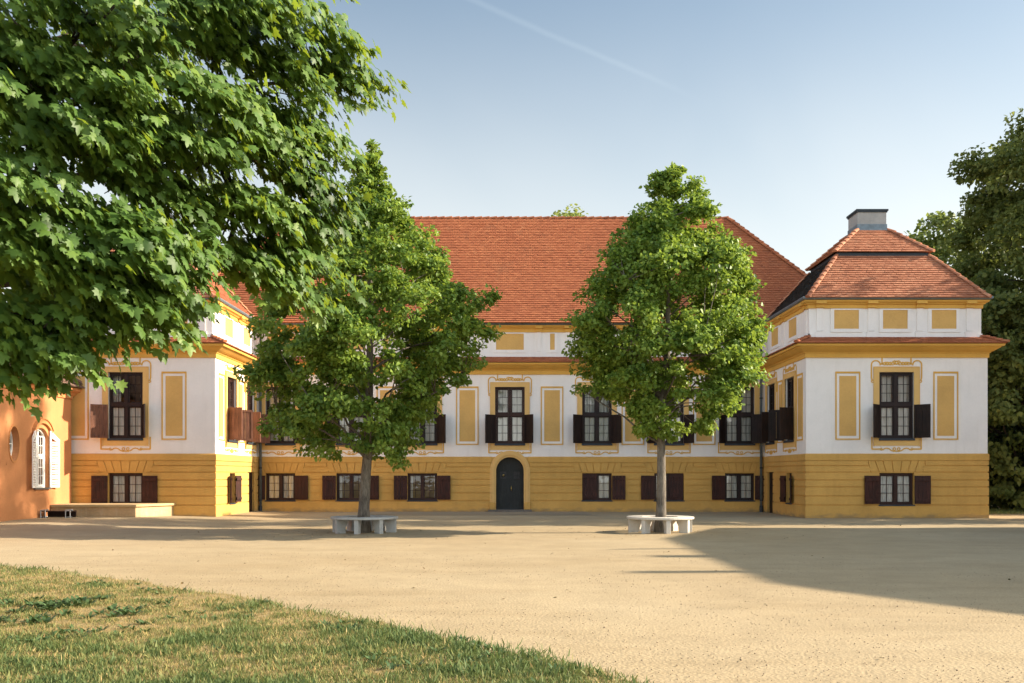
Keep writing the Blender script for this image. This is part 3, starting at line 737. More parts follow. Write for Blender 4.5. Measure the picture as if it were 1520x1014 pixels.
def upper_window(F, uc, red=False, curtains='full', angs=None, mat=None, smats=None):
    fr = MB(); a, b = uc-UW/2, uc+UW/2; d = -.13; zt = 4.20; fm = M['frame_red'] if red else M['frame']
    z0 = UZ0+.03
    fr.box(F, a, a+.075, z0, UZ1, d-.05, d+.05); fr.box(F, b-.075, b, z0, UZ1, d-.05, d+.05)
    fr.box(F, a+.075, b-.075, UZ1-.075, UZ1, d-.05, d+.049); fr.box(F, a+.075, b-.075, z0, z0+.07, d-.05, d+.049)
    fr.box(F, a+.075, b-.075, zt-.06, zt+.06, d-.05, d+.065); fr.box(F, uc-.055, uc+.055, z0+.07, zt-.06, d-.05, d+.055); fr.box(F, uc-.055, uc+.055, zt+.06, UZ1-.075, d-.05, d+.055)
    for (p, q) in ((a+.078, uc-.057), (uc+.057, b-.078)):
        leaf_grid(fr, F, p, q, z0+.072, zt-.062, d+.01, 2, 3, .05); leaf_grid(fr, F, p, q, zt+.062, UZ1-.077, d+.01, 2, 3, .05)
    w = fr.build('window', fm, palace)
    g = MB(); g.quad(F.p(a+.05, z0+.03, d), F.p(b-.05, z0+.03, d), F.p(b-.05, UZ1-.05, d), F.p(a+.05, UZ1-.05, d)); g.build('pane', M['glass'], w, recalc=False)
    if curtains:
        lo = z0
        if curtains == 'full':
            curtain_mesh(F, a+.04, uc-.02, lo, zt-.02, d-.07, w); curtain_mesh(F, uc+.02, b-.04, lo, zt-.02, d-.07, w)
            curtain_mesh(F, a+.04, uc-.04, zt-.02, UZ1, d-.22, w); curtain_mesh(F, uc+.06, b-.04, zt-.02, UZ1, d-.22, w)
        elif curtains == 'low':
            curtain_mesh(F, a+.04, uc-.02, lo, zt-.02, d-.07, w); curtain_mesh(F, uc+.02, b-.04, lo, zt-.02, d-.07, w)
            curtain_mesh(F, a+.04, a+.3, zt-.02, UZ1, d-.24, w)
    s = MB(); s.box(F, a-.02, b+.02, UZ0-.05, UZ0+.03, -.2, .075); s.build('sill', M['zinc_dark'], w)
    # stucco surround and scrollwork
    f = MB(); o1 = .19
    f.box(F, a-o1, a, UZ0-.24, UZ1+.18, -.02, .03); f.box(F, b, b+o1, UZ0-.24, UZ1+.18, -.02, .03)
    f.box(F, a, b, UZ1, UZ1+.18, -.02, .0295); f.box(F, a, b, UZ0-.24, UZ0-.05, -.02, .0295)
    f.box(F, a-o1-.025, a-o1, UZ0-.26, UZ1+.2, -.02, .045); f.box(F, b+o1, b+o1+.025, UZ0-.26, UZ1+.2, -.02, .045)
    f.box(F, a-o1, b+o1, UZ1+.18, UZ1+.205, -.02, .0445)
    f.build('surround', M['frame_ochre'], w)
    r_ = MB(); ra_ = MB()
    for s_ in (-1, 1):
        X = lambda x: uc+s_*x
        pts = [(X(.90), 5.08), (X(.925), 5.2), (X(.93), 5.55), (X(.93), 5.66)]
        ribbon(r_, F, pts); ribbon(r_, F, scroll((X(.765), 5.66), .165, 0 if s_ > 0 else math.pi, math.pi if s_ > 0 else 0, 12))
        ribbon(r_, F, [(X(.60), 5.66), (X(.60), 5.70), (X(.535), 5.70), (X(.535), ZC)])
        ribbon(r_, F, scroll((X(.885), 5.06), .045, 0, 2*math.pi, 9), .03)
        ribbon(ra_, F, [(X(.91), 3.0), (X(.91), 2.555), (X(.62), 2.555)], .05)
        ribbon(ra_, F, [(X(.62), 2.555), (X(.56), 2.52), (X(.50), 2.53), (X(.44), 2.575), (X(.36), 2.59), (X(.28), 2.57), (X(.2), 2.51), (X(.1), 2.475), (X(0), 2.48)], .04)
        ribbon(ra_, F, scroll((X(.57), 2.56), .035, 0, 2*math.pi, 8), .025); ribbon(ra_, F, scroll((X(.08), 2.56), .05, 0, 2*math.pi, 9), .03)
        for k in range(4):      # leafy festoon over the lintel
            c = .07+.1*k
            ribbon(r_, F, [(X(c), 5.70+.02*math.sin(k*2)), (X(c+.05), 5.76), (X(c+.12), 5.73+.015*k % .04), (X(c+.15), 5.69)], .045)
            ribbon(r_, F, [(X(c), 5.69), (X(c+.06), 5.665), (X(c+.12), 5.68)], .03)
        ribbon(r_, F, [(X(.0), 5.79), (X(.07), 5.82), (X(.14), 5.795)], .035)
    ribbon(r_, F, scroll((uc, 5.75), .055, 0, 2*math.pi, 9), .05)
    r_.build('stucco_scrollwork', M['ochre_trim'], w); ra_.build('stucco_apron', M['ochre_trim'], w)
    angs = angs or (R(random.uniform(46, 56)), R(random.uniform(46, 56)))
    mm = smats or (M['shutter'], M['shutter'])
    shutter(F, a-.005, UZ0+.04, 4.19, .60, angs[0], -1, mm[0], w, .05, False); shutter(F, b+.005, UZ0+.04, 4.19, .60, angs[1], 1, mm[1], w, .05, False)
    return w
def lower_window(F, uc, w_, curtains=True, closed=None, red=True, angs=(R(7), R(7))):
    fr = MB(); a, b = uc-w_/2, uc+w_/2; d = -.15; fm = M['frame_red'] if red else M['frame']
    fr.box(F, a, a+.07, LZ0, LZ1, d-.05, d+.05); fr.box(F, b-.07, b, LZ0, LZ1, d-.05, d+.05)
    fr.box(F, a+.07, b-.07, LZ1-.07, LZ1, d-.05, d+.049); fr.box(F, a+.07, b-.07, LZ0, LZ0+.065, d-.05, d+.049)
    fr.box(F, uc-.05, uc+.05, LZ0+.065, LZ1-.07, d-.05, d+.055)
    rows = 3
    for (p, q) in ((a+.073, uc-.052), (uc+.052, b-.073)): leaf_grid(fr, F, p, q, LZ0+.067, LZ1-.072, d+.01, 2 if w_ > 1 else 1, rows, .04)
    w = fr.build('window', fm, palace)
    g = MB(); g.quad(F.p(a+.05, LZ0+.03, d), F.p(b-.05, LZ0+.03, d), F.p(b-.05, LZ1-.05, d), F.p(a+.05, LZ1-.05, d)); g.build('pane', M['glass'], w, recalc=False)
    if curtains == 'edge':
        curtain_mesh(F, a+.06, a+.2, LZ0, LZ1, d-.16, w); curtain_mesh(F, b-.15, b-.06, LZ0, LZ1, d-.16, w)
    elif curtains:
        curtain_mesh(F, a+.04, uc-.01, LZ0, LZ1-.03, d-.07, w); curtain_mesh(F, uc+.01, b-.04, LZ0, LZ1-.03, d-.07, w)
    s = MB(); s.box(F, a-.03, b+.03, LZ0-.05, LZ0, -.25, .06); s.build('sill', M['zinc_dark'], w)
    sw = .58 if w_ > 1 else .36
    sm = M['shutter_red']
    if closed == 'L': shutter(F, a+.01, LZ0+.03, LZ1-.02, w_/2-.02, 0, 1, sm, w, -.05)
    else: shutter(F, a-.005, LZ0+.03, LZ1-.10, sw, angs[0], -1, sm, w, .06)
    if closed == 'R': shutter(F, b-.01, LZ0+.03, LZ1-.02, w_/2-.02, 0, -1, sm, w, -.05)
    else: shutter(F, b+.005, LZ0+.03, LZ1-.10, sw, angs[1], 1, sm, w, .06)
for x in axes: upper_window(F_main, um(x), red=(x == DOORX), curtains='full' if x != axes[5] else 'low')
upper_window(F_rf, urf(WX_R)); upper_window(F_lf, ulf(WX_L), angs=(R(34), R(62)), curtains='low', smats=(M['shutter_sunlit'], M['shutter']))
for y in (38.95, 41.75):
    upper_window(F_ri, uri(y), angs=(R(74), R(70)), curtains='low'); upper_window(F_li, uli(y), angs=(R(74), R(70)), red=True, smats=(M['shutter_sunlit'], M['shutter_sunlit']))
lower_window(F_main, um(axes[0]), LW); lower_window(F_main, um(axes[1]), LW, 'edge'); lower_window(F_main, um(axes[2]), LW, 'edge')
lower_window(F_main, um(axes[4]), LW, True, 'L'); lower_window(F_main, um(axes[5]), LW, True, 'R'); lower_window(F_main, um(axes[6]), LW, red=False)
lower_window(F_rf, urf(WX_R), LW); lower_window(F_lf, ulf(WX_L), LW)
lower_window(F_ri, uri(38.95), .74, False, angs=(R(20), R(20))); lower_window(F_li, uli(38.95), .74, False, angs=(R(20), R(20)))
# recessed ochre wall panels between the windows
for key, (F, ups, lows, door, panels) in walls.items():
    for u, w in panels:
        p = MB(); z0, z1 = 2.9, 5.42; th = .045
        p.box(F, u-w/2+.145, u+w/2-.145, z0+.145, z1-.16, -.02, .008); pp = p.build('wall_panel', M['ochre_panel'], palace)
        b = MB()
        b.box(F, u-w/2, u-w/2+th, z0, z1, -.02, .028); b.box(F, u+w/2-th, u+w/2, z0, z1, -.02, .028)
        b.box(F, u-w/2+th, u+w/2-th, z1-th-.02, z1, -.02, .0275); b.box(F, u-w/2+th, u+w/2-th, z0, z0+th, -.02, .0275)
        b.build('panel_border', M['ochre_trim'], pp)
# ---- doors
def ring(mb_, F, uc, zs, r0, r1, z0, d0, d1, n=20):
    """round-arched band between radii r0 and r1 with straight legs down to z0"""
    pi = [(uc+r0, z0)]+[(uc+r0*math.cos(math.pi*k/n), zs+r0*math.sin(math.pi*k/n)) for k in range(n+1)]+[(uc-r0, z0)]
    po = [(uc+r1, z0)]+[(uc+r1*math.cos(math.pi*k/n), zs+r1*math.sin(math.pi*k/n)) for k in range(n+1)]+[(uc-r1, z0)]
    for k in range(len(pi)-1): mb_.prism(F, [pi[k], po[k], po[k+1], pi[k+1]], d0, d1)
F = F_main; ud = um(DOORX); zs = 1.77
dr = MB()
poly = [(ud-.62, .1), (ud+.62, .1), (ud+.62, zs)]+[(ud+.62*math.cos(math.pi*k/20), zs+.62*math.sin(math.pi*k/20)) for k in range(1, 20)]+[(ud-.62, zs)]
dr.prism(F, poly, -.34, -.29)
dr.box(F, ud-.012, ud+.012, .1, 2.3, -.29, -.275)
for s_ in (-1, 1):
    for z0, z1 in ((.22, .78), (.86, 1.32), (1.82, 2.05)):
        u0, u1 = sorted((ud+s_*.09, ud+s_*.5))
        dr.box(F, u0, u1, z0, z1, -.29, -.272); dr.box(F, u0+.05, u1-.05, z0+.05, z1-.05, -.272, -.262)
    u0, u1 = sorted((ud+s_*.13, ud+s_*.46))
    for (p, q, r0, r1) in ((u0, u1, 1.40, 1.435), (u0, u1, 1.745, 1.78), (u0, u0+.03, 1.435, 1.745), (u1-.03, u1, 1.435, 1.745)): dr.box(F, p, q, r0, r1, -.29, -.262)
dr.box(F, ud-.6, ud+.6, 1.80, 1.815, -.29, -.268)
door = dr.build('door', M['door'], palace)
for s_ in (-1, 1):
    gm = MB(); u0, u1 = sorted((ud+s_*.16, ud+s_*.43)); gm.quad(F.p(u0, 1.435, -.282), F.p(u1, 1.435, -.282), F.p(u1, 1.745, -.282), F.p(u0, 1.745, -.282)); gm.build('pane', M['iron'], door, recalc=False)
gr = MB()
for s_ in (-1, 1):
    for k in range(1, 4): gr.tube([F.p(ud+s_*(.16+.0675*k), 1.43, -.27), F.p(ud+s_*(.16+.0675*k), 1.75, -.27)], .008, 5)
    gr.tube([F.p(ud+s_*.15, 1.59, -.268), F.p(ud+s_*.44, 1.59, -.268)], .008, 5)
gr.build('grille', M['iron'], door)
hb = MB(); hb.tube([F.p(ud+.06, .92, -.26), F.p(ud+.06, .98, -.21), F.p(ud+.06, 1.06, -.21), F.p(ud+.06, 1.12, -.26)], .014, 6); hb.build('handle', M['brass'], door)
kb = MB(); kb.tube([F.p(ud-.28, 1.58, -.27), F.p(ud-.28, 1.58, -.24), F.p(ud-.28, 1.58, -.20), F.p(ud-.28, 1.58, -.17)], [.02, .05, .055, .02], 10); kb.build('knocker', M['brass'], door, smooth=True)
sr = MB(); ring(sr, F, ud, zs, .60, .69, .1, -.3, .055); ring(sr, F, ud, zs, .69, .79, .1, -.03, .095); ring(sr, F, ud, zs, .79, .87, .1, -.03, .045)
sr.build('surround', M['frame_ochre'], door)
st = MB(); st.box(F, ud-.95, ud+.95, -.1, .1, -.35, .28); st.build('doorstep', M['drystone'], door, bevel=.015)
for k in (-1, 1):
    b = MB(); b.box(F, ud+k*.76-.13, ud+k*.76+.13, .1, .42, -.02, .13); b.build('stone_block', M['ochre'], door, bevel=.02)
for F, u in ((F_ri, uri(41.8)), (F_li, uli(41.8))):
    d_ = MB(); d_.box(F, u-.43, u+.43, -.05, 1.72, -.13, -.06)
    for k in range(5): d_.box(F, u-.42+.168*k+.006, u-.42+.168*(k+1)-.006, .02, 1.70, -.06, -.045)
    dd = d_.build('side_door', M['frame'], palace); h = MB(); h.tube([F.p(u+.3, .85, -.04), F.p(u+.3, .95, .01), F.p(u+.3, 1.0, -.04)], .012, 6); h.build('handle', M['iron'], dd)
# ---- downpipes in the inner corners
for x, y in ((XI1-.14, YM-.14), (XI0+.14, YM-.14)):
    s_ = -1 if x > 0 else 1
    dp = MB(); dp.tube([(x, y, -.05), (x, y, 5.86), (x+s_*.15, y-.18, 6.05), (x+s_*.38, y-.42, 6.30), (x+s_*.38, y-.42, 6.41)], .055, 10)
    p = dp.build('downpipe', M['zinc'], palace, smooth=True)
    br = MB()
    for z in (.5, 1.9, 3.4, 4.9): br.tube([(x, y, z-.03), (x, y, z+.03)], .07, 10)
    br.tube([(x, y, -.05), (x, y, .25), (x, y, .28)], [.075, .075, .06], 10)
    br.build('pipe_bracket', M['zinc_dark'], p)
    dp = MB(); ax = x+s_*-.16; ay = y+.16+.0
    dp.tube([(x-s_*.0, y+.02, 6.66), (x-s_*.0, y+.02, 7.75), (x+s_*.12, y-.1, 8.02)], .05, 8); dp.build('downpipe', M['zinc_dark'], palace, smooth=True)

# paving strip before the door
mb = MB(); mb.quad((-6.2, 39.6, .018), (3.2, 39.6, .018), (3.2, 42.9, .018), (-6.2, 42.9, .018)); struct(mb.build('cobbled_strip', M['setts'], recalc=False))

# ==================================================================== ORANGE HOUSE
HX, HY0, HY1 = -16.2, 22.0, 36.6
house = thing('orange_house', 'low orange plastered house with white louvred shutters and an oval window at the left edge', 'house', (HX, 30, 0))
F = face_ab((HX, HY0), (HX, HY1)); uh = lambda y: y-HY0
wa, wb, wz0, wzs, wzt = uh(33.75), uh(34.80), 1.16, 2.92, 3.22
ov = (uh(32.38), 2.62, .33, .56)
mb = MB(); wall_skin(mb, F, 0, F.len, -.2, 4.6, [(wa, wb, wz0, wzt), (ov[0]-.5, ov[0]+.5, ov[1]-.7, ov[1]+.7)], .38)
uc = (wa+wb)/2; half = (wb-wa)/2; rise = wzt-wzs; rad = (half*half+rise*rise)/(2*rise); zc_ = wzt-rad
arc = [(uc+half*(2*k/12-1), zc_+math.sqrt(rad*rad-(half*(2*k/12-1))**2)) for k in range(13)]
for k in range(12): mb.prism(F, [arc[k], arc[k+1], (arc[k+1][0], wzt+.02), (arc[k][0], wzt+.02)], -.38, -.001)
n = 32
for k in range(n):
    w0, w1 = 2*math.pi*k/n, 2*math.pi*(k+1)/n
    ell = lambda w: (ov[0]+ov[2]*math.cos(w), ov[1]+ov[3]*math.sin(w))
    def rect(w):
        c, s_ = math.cos(w), math.sin(w); t_ = min(.52/max(abs(c), 1e-6), .72/max(abs(s_), 1e-6)); return (ov[0]+c*t_, ov[1]+s_*t_)
    a, b, c, d = ell(w0), ell(w1), rect(w1), rect(w0)
    mb.quad(F.p(*a, .004), F.p(*d, .004), F.p(*c, .004), F.p(*b, .004)); mb.quad(F.p(*a, .004), F.p(*b, .004), F.p(*b, -.36), F.p(*a, -.36))
hp = [(-27, HY1), (-27, HY0), (HX, HY0), (HX, HY1)]
for a, b in (((HX, HY1), (-27, HY1)), ((-27, HY1), (-27, HY0)), ((-27, HY0), (HX, HY0))):
    G_ = face_ab(a, b); wall_skin(mb, G_, 0, G_.len, -.2, 4.6, [])
mb.build('wall', M['orange'], house, recalc=False)
mb = MB(); hpath = [(-27, HY0), (HX, HY0), (HX, HY1), (-27, HY1)]
mb.sweep(hpath, [(-.05, 4.38), (.05, 4.38), (.05, 4.5), (.10, 4.52), (.16, 4.60), (.27, 4.66), (.30, 4.76), (-.05, 4.76)])
mb.build('cornice', M['orange_trim'], house)
parts, e, t = hip_roof_parts(-27.4, HX+.40, HY0-.4, HY1+.40, 4.79, 3.6, 8.3, tw=.18, course=.16)
for i in range(4): parts.append(ridge_parts(e[i], t[i], .11))
build_tiles(parts, M['tile_brown'], house, 'roof')
fr = MB(); d = -.16
fr.box(F, wa, wa+.07, wz0, wzs, d-.04, d+.04); fr.box(F, wb-.07, wb, wz0, wzs, d-.04, d+.04); fr.box(F, wa+.07, wb-.07, wz0, wz0+.07, d-.04, d+.039)
fr.box(F, uc-.04, uc+.04, wz0+.07, 3.1, d-.04, d+.045); fr.box(F, wa+.07, wb-.07, 2.2, 2.28, d-.04, d+.05)
for k in range(12): fr.prism(F, [(arc[k][0], arc[k][1]-.08), (arc[k+1][0], arc[k+1][1]-.08), arc[k+1], arc[k]], d-.04, d+.038)
for p, q in ((wa+.072, uc-.042), (uc+.042, wb-.072)):
    leaf_grid(fr, F, p, q, wz0+.072, 2.198, d+.005, 2, 3, .04, .02); leaf_grid(fr, F, p, q, 2.282, 2.95, d+.005, 2, 2, .04, .02)
hw = fr.build('window', M['whitewood'], house)
g = MB(); g.quad(F.p(wa+.03, wz0+.03, d-.01), F.p(wb-.03, wz0+.03, d-.01), F.p(wb-.03, 3.15, d-.01), F.p(wa+.03, 3.15, d-.01)); g.build('pane', M['glass'], hw, recalc=False)
s = MB(); s.box(F, wa-.05, wb+.05, wz0-.06, wz0, -.3, .08); s.build('sill', M['drystone'], hw)
curtain_mesh(F, wa+.05, wb-.05, wz0, 2.6, d-.16, hw)
for side, uhinge, ang in ((-1, wa-.0, R(16)), (1, wb+.0, R(9))):
    u = F.u*(side*math.cos(ang))+F.n*math.sin(ang); nrm = F.n*math.cos(ang)-F.u*(side*math.sin(ang)); S = Face(F.p(uhinge, 0, .05), u, nrm)
    sh = MB(); w = .54; zt0, zt1 = (2.92, 3.2) if side < 0 else (2.92, 3.2)
    za, zb = (zt1, zt0) if True else (0, 0)
    for (p, q, r0, r1) in ((0, .07, wz0, 3.14), (w-.07, w, wz0, 2.86), (.07, w-.07, wz0, wz0+.09), (.07, w-.07, 2.06, 2.16)): sh.box(S, p, q, r0, r1, -.02, .02)
    sh.prism(S, [(.07, 2.90), (w-.07, 2.74), (w-.07, 2.88), (.07, 3.13)], -.02, .0195)
    for z0, z1 in ((wz0+.1, 2.05), (2.17, 2.78)):
        k = int((z1-z0)/.085)
        for j in range(k):
            z = z0+(j+.5)*(z1-z0)/k
            i_ = len(sh.v)
            for uu in (.07, w-.07):
                for (zz, dd) in ((z-.022, .018), (z-.030, .012), (z+.018, -.018), (z+.024, -.012)): sh.v.append(tuple(S.p(uu, zz, dd)))
            for qd in ((0, 1, 3, 2), (4, 6, 7, 5), (0, 4, 5, 1), (2, 3, 7, 6), (0, 2, 6, 4), (1, 5, 7, 3)): sh.f.append(tuple(i_+v_ for v_ in qd))
    sh.build('shutter', M['whitewood'], hw)
md = MB(); ap = [(uc+(half+.14)*(2*k/14-1), zc_+.0+math.sqrt((rad+.16)**2-((half+.14)*(2*k/14-1))**2)) for k in range(15)]
for k in range(14): md.prism(F, [ap[k], ap[k+1], (ap[k+1][0], ap[k+1][1]+.13), (ap[k][0], ap[k][1]+.13)], -.01, .09)
for k in range(14): md.prism(F, [(ap[k][0], ap[k][1]+.13), (ap[k+1][0], ap[k+1][1]+.13), (ap[k+1][0], ap[k+1][1]+.18), (ap[k][0], ap[k][1]+.18)], -.01, .13)
md.build('hood_moulding', M['orange_trim'], house)
ow = MB()
for k in range(n):
    w0, w1 = 2*math.pi*k/n, 2*math.pi*(k+1)/n; el = lambda w, f: (ov[0]+ov[2]*f*math.cos(w), ov[1]+ov[3]*f*math.sin(w))
    ow.prism(F, [el(w0, .84), el(w0, 1.0), el(w1, 1.0), el(w1, .84)], -.26, -.2)
ow.box(F, ov[0]-.015, ov[0]+.015, ov[1]-.5, ov[1]+.5, -.24, -.205); ow.box(F, ov[0]-.3, ov[0]+.3, ov[1]-.015, ov[1]+.015, -.24, -.206)
oo = ow.build('oval_window', M['whitewood'], house)
g = MB(); g.prism(F, [(ov[0]+.31*math.cos(2*math.pi*k/24), ov[1]+.53*math.sin(2*math.pi*k/24)) for k in range(24)], -.245, -.24); g.build('pane', M['glass'], oo)
g = MB()
for k in range(n):
    w0, w1 = 2*math.pi*k/n, 2*math.pi*(k+1)/n
    g.prism(F, [el(w0, 1.0), el(w0, 1.14), el(w1, 1.14), el(w1, 1.0)], .0, .022)
g.build('surround', M['orange_trim'], oo)
# dark room behind the house windows
mb = MB(); mb.box(F, 6, 14, 0, 4.3, -3.0, -2.9); mb.build('inner_wall', M['dark'], house)

# terrace in front of the left pavilion
ter = thing('stone_terrace', 'low weathered stone terrace between the orange house and the left pavilion', 'terrace', (-14.5, 36, 0))
mb = MB(); z0, z1 = -.1, .50
poly = [(-16.18, 34.95), (-13.22, 34.95), (-12.5, 36.74), (-16.18, 36.74)]
def prism_xy(mb_, poly, z0, z1):
    i = len(mb_.v); n_ = len(poly)
    for z in (z0, z1):
        for x, y in poly: mb_.v.append((x, y, z))
    mb_.f.append(tuple(i+k for k in reversed(range(n_)))); mb_.f.append(tuple(i+n_+k for k in range(n_)))
    for k in range(n_):
        j = (k+1) % n_; mb_.f.append((i+k, i+j, i+n_+j, i+n_+k))
prism_xy(mb, poly, z0, .475); mb.build('base', M['stone'], ter)
mb = MB(); prism_xy(mb, [(-16.18, 34.88), (-13.17, 34.88), (-12.42, 36.74), (-16.18, 36.74)], .477, .56); mb.build('slab', M['slab'], ter, bevel=.012)
# galvanised frame box by the house corner
bx = thing('metal_frame_box', 'small galvanised metal frame box on the gravel by the orange house', 'metal frame', (-16.0, 34.2, gz(-16, 34.2)))
zb = gz(-16, 34.2); mb = MB()
for x in (-16.1, -15.25):
    for (p, q) in (((x, 34.0, zb), (x, 34.0, zb+.26)), ((x, 34.0, zb+.26), (x, 34.55, zb+.26)), ((x, 34.55, zb+.26), (x, 34.55, zb)), ((x, 34.0, zb+.02), (x, 34.55, zb+.02)), ((x+.16, 34.0, zb), (x+.16, 34.0, zb+.26)), ((x, 34.0, zb+.25), (x+.16, 34.0, zb+.25))): mb.tube([p, q], .022, 4)
mb.build('frame', M['galv'], bx)
mb = MB(); Fb = Face((-16.1, 34.05, zb), (1, 0, 0), (0, -1, 0)); mb.box(Fb, .02, .99, .2, .235, -.5, 0); mb.box(Fb, .02, .99, .005, .2, -.48, -.44); mb.build('plank', M['shutter'], bx)

# ==================================================================== BENCHES
def bench(cx, cy, rot, label, mat):
    z0 = gz(cx, cy); root = thing('round_tree_bench', label, 'bench', (cx, cy, z0), 'round concrete benches around the lindens')
    n_ = 48; mb_ = MB(); r0, r1, za, zb_ = .50, .935, z0+.375, z0+.44
    prof = [(r0, za), (r1-.01, za), (r1, za+.012), (r1, zb_-.012), (r1-.012, zb_), (r0, zb_)]
    for k in range(n_):
        w_ = 2*math.pi*k/n_
        for (r_, z_) in prof: mb_.v.append((cx+r_*math.cos(w_), cy+r_*math.sin(w_), z_))
    q = len(prof)
    for k in range(n_):
        for j in range(q): mb_.f.append((k*q+j, ((k+1) % n_)*q+j, ((k+1) % n_)*q+(j+1) % q, k*q+(j+1) % q))
    mb_.build('seat', mat, root)
    for k in range(8):
        w_ = rot+2*math.pi*k/8; Fl = Face((cx, cy, 0), (math.cos(w_), math.sin(w_), 0), (-math.sin(w_), math.cos(w_), 0)); lg = MB()
        poly = [(.90, z0-.03), (.90, za), (.52, za), (.55, za-.09), (.60, za-.18), (.63, za-.27), (.62, z0-.03)]
        lg.prism(Fl, poly, -.06, .06); lg.build('leg', mat, root, bevel=.008)
    return root
B1 = ((541-760)/FPX*27.8, 27.8); B2 = ((980-760)/FPX*27.8, 27.8)
bench(B1[0], B1[1], R(-96), 'round grey concrete bench in tree shade around the left linden trunk', M['concrete'])
M['concrete_sunlit'] = plaster('sunlit_concrete', (.58, .54, .47), .15, .3, .25, (.32, .29, .25))  # paler copy of the bench concrete, sunlight painted into its tone
bench(B2[0], B2[1], R(-84), 'round pale sunlit concrete bench around the right linden trunk', M['concrete_sunlit'])

# ==================================================================== TREES
def px_profile(rows, cx0, sc, x0, y0, D):
    """photo silhouette rows (crop y, crop x) -> (height, radius)"""
    out_ = [(EYE+(HOR-(y0+cy/sc))/FPX*D, max(.05, abs(cx-cx0)/sc/FPX*D)) for cy, cx in rows]
    return sorted(out_)
r1 = px_profile([(25, 405), (60, 440), (130, 442), (160, 462), (200, 492), (240, 515), (275, 575), (310, 608), (350, 625), (420, 645), (450, 690), (490, 738), (540, 725), (600, 735), (660, 712), (700, 660), (760, 600), (830, 585), (880, 560), (930, 535), (968, 470)], 395, 2.0275, 360, 200, 27.8)
l1 = px_profile([(25, 385), (60, 335), (130, 300), (200, 275), (300, 205), (400, 140), (500, 85), (550, 45), (600, 38), (680, 52), (750, 85), (820, 105), (900, 130), (945, 150), (965, 300)], 395, 2.0275, 360, 200, 27.8)
crown_tree('linden_tree', 'left linden tree with broad pointed crown rising from the shaded round bench', (B1[0], B1[1], gz(*B1)-.02), r1, l1, .142, 2.25, 1050, 78, .104,
           M['linden_leaf'], M['bark'], 'linden trees in the court', lean=(.25, 0), seedv=5, tint_mu=.54, lobes=110, lobe_r=.62, lobe_use=.78, cl_r=(.20, .44), droop=.4, leader=55)
r2 = px_profile([(50, 505), (100, 540), (150, 585), (220, 585), (290, 600), (320, 650), (380, 695), (440, 728), (500, 732), (570, 738), (640, 730), (700, 722), (760, 715), (830, 690), (870, 645), (905, 590), (930, 480), (980, 425)], 425, 2.2528, 800, 230, 27.8)
l2 = px_profile([(50, 410), (110, 338), (190, 292), (250, 262), (300, 235), (330, 210), (400, 165), (450, 160), (520, 130), (600, 95), (650, 128), (700, 152), (760, 180), (785, 225), (815, 320), (890, 318), (950, 352), (980, 400)], 425, 2.2528, 800, 230, 27.8)
crown_tree('linden_tree', 'right linden tree with bright green crown and pale sunlit trunk above round bench', (B2[0], B2[1], gz(*B2)-.02), r2, l2, .126, 2.7, 950, 78, .102,
           M['linden_leaf'], M['bark'], 'linden trees in the court', lean=(.25, 0), seedv=9, tint_mu=.66, lobes=100, lobe_r=.58, lobe_use=.78, cl_r=(.20, .44), droop=.4, leader=55)
# park trees behind the right pavilion
def dome(z0, z1, r, p=.55, low=.6):
    """profile of a rounded crown: (z, radius) rows"""
    return [(z0+(z1-z0)*t, r*min(1, low+(1-low)*t/.3 if t < .3 else 1)*(max(0, 1-((t-.3)/.7)**2)**p if t > .3 else 1)+.1) for t in np.linspace(0, 1, 12)]
d = [(.8, 7.6), (4, 8.8), (8, 9.3), (12, 9.4), (15.2, 9.1), (17.3, 8.2), (19.2, 6.5), (20.8, 5.0), (22.4, 3.2), (23.6, .5)]
crown_tree('park_tree', 'tall dark broadleaf tree rising right of the right pavilion roof', (31.7, 49.6, 0), d, d, .45, 1.0, 1900, 100, .21, M['far_leaf'], M['bark_dark'], 'park trees behind the palace', seedv=21, cl_r=(.6, 1.15), tint_mu=.45, lobes=170, lobe_r=1.25, lobe_use=.62)
d = dome(3, 17.6, 4.2, .5, .5)
crown_tree('park_tree', 'lighter green rounded tree between the right chimney and the tall dark tree', (25.6, 60.0, 0), d, d, .3, 3, 330, 70, .25, M['light_leaf'], M['bark_dark'], 'park trees behind the palace', seedv=23, cl_r=(.6, 1.1), tint_mu=.4)
d = dome(3, 15.5, 3.6, .5, .5)
crown_tree('park_tree', 'small pale tree top just visible right of the right chimney', (23.2, 66.0, 0), d, d, .25, 3, 170, 60, .26, M['light_leaf'], M['bark_dark'], 'park trees behind the palace', seedv=27, cl_r=(.6, 1.0), tint_mu=.5)
d = dome(8, 22.1, 4.6, .5, .5)
crown_tree('park_tree', 'distant tree whose pale tip shows above the middle of the main ridge', (4.9, 76.0, 0), d, d, .3, 8, 220, 60, .28, M['light_leaf'], M['bark_dark'], 'park trees behind the palace', seedv=29, cl_r=(.5, 1.0), tint_mu=.6)
d = dome(.3, 12, 5.0, .6, .95)
crown_tree('park_tree', 'low dark bushy tree beside the right corner of the palace', (23.8, 46.5, 0), d, d, .28, .5, 380, 90, .22, M['far_leaf'], M['bark_dark'], 'park trees behind the palace', seedv=31, cl_r=(.5, .9), tint_mu=.35)
d = [(2.2, 1.2), (4, 2.2), (8, 2.6), (14, 2.6), (20, 2.5), (25, 2.1), (28, 1.2), (30, .2)]
crown_tree('park_tree', 'slim tall tree standing to the right of the right pavilion front', (26.0, 35.3, 0), d, d, .3, 2.4, 430, 70, .2, M['far_leaf'], M['bark_dark'], 'park trees behind the palace', seedv=37, cl_r=(.5, .9), tint_mu=.5)
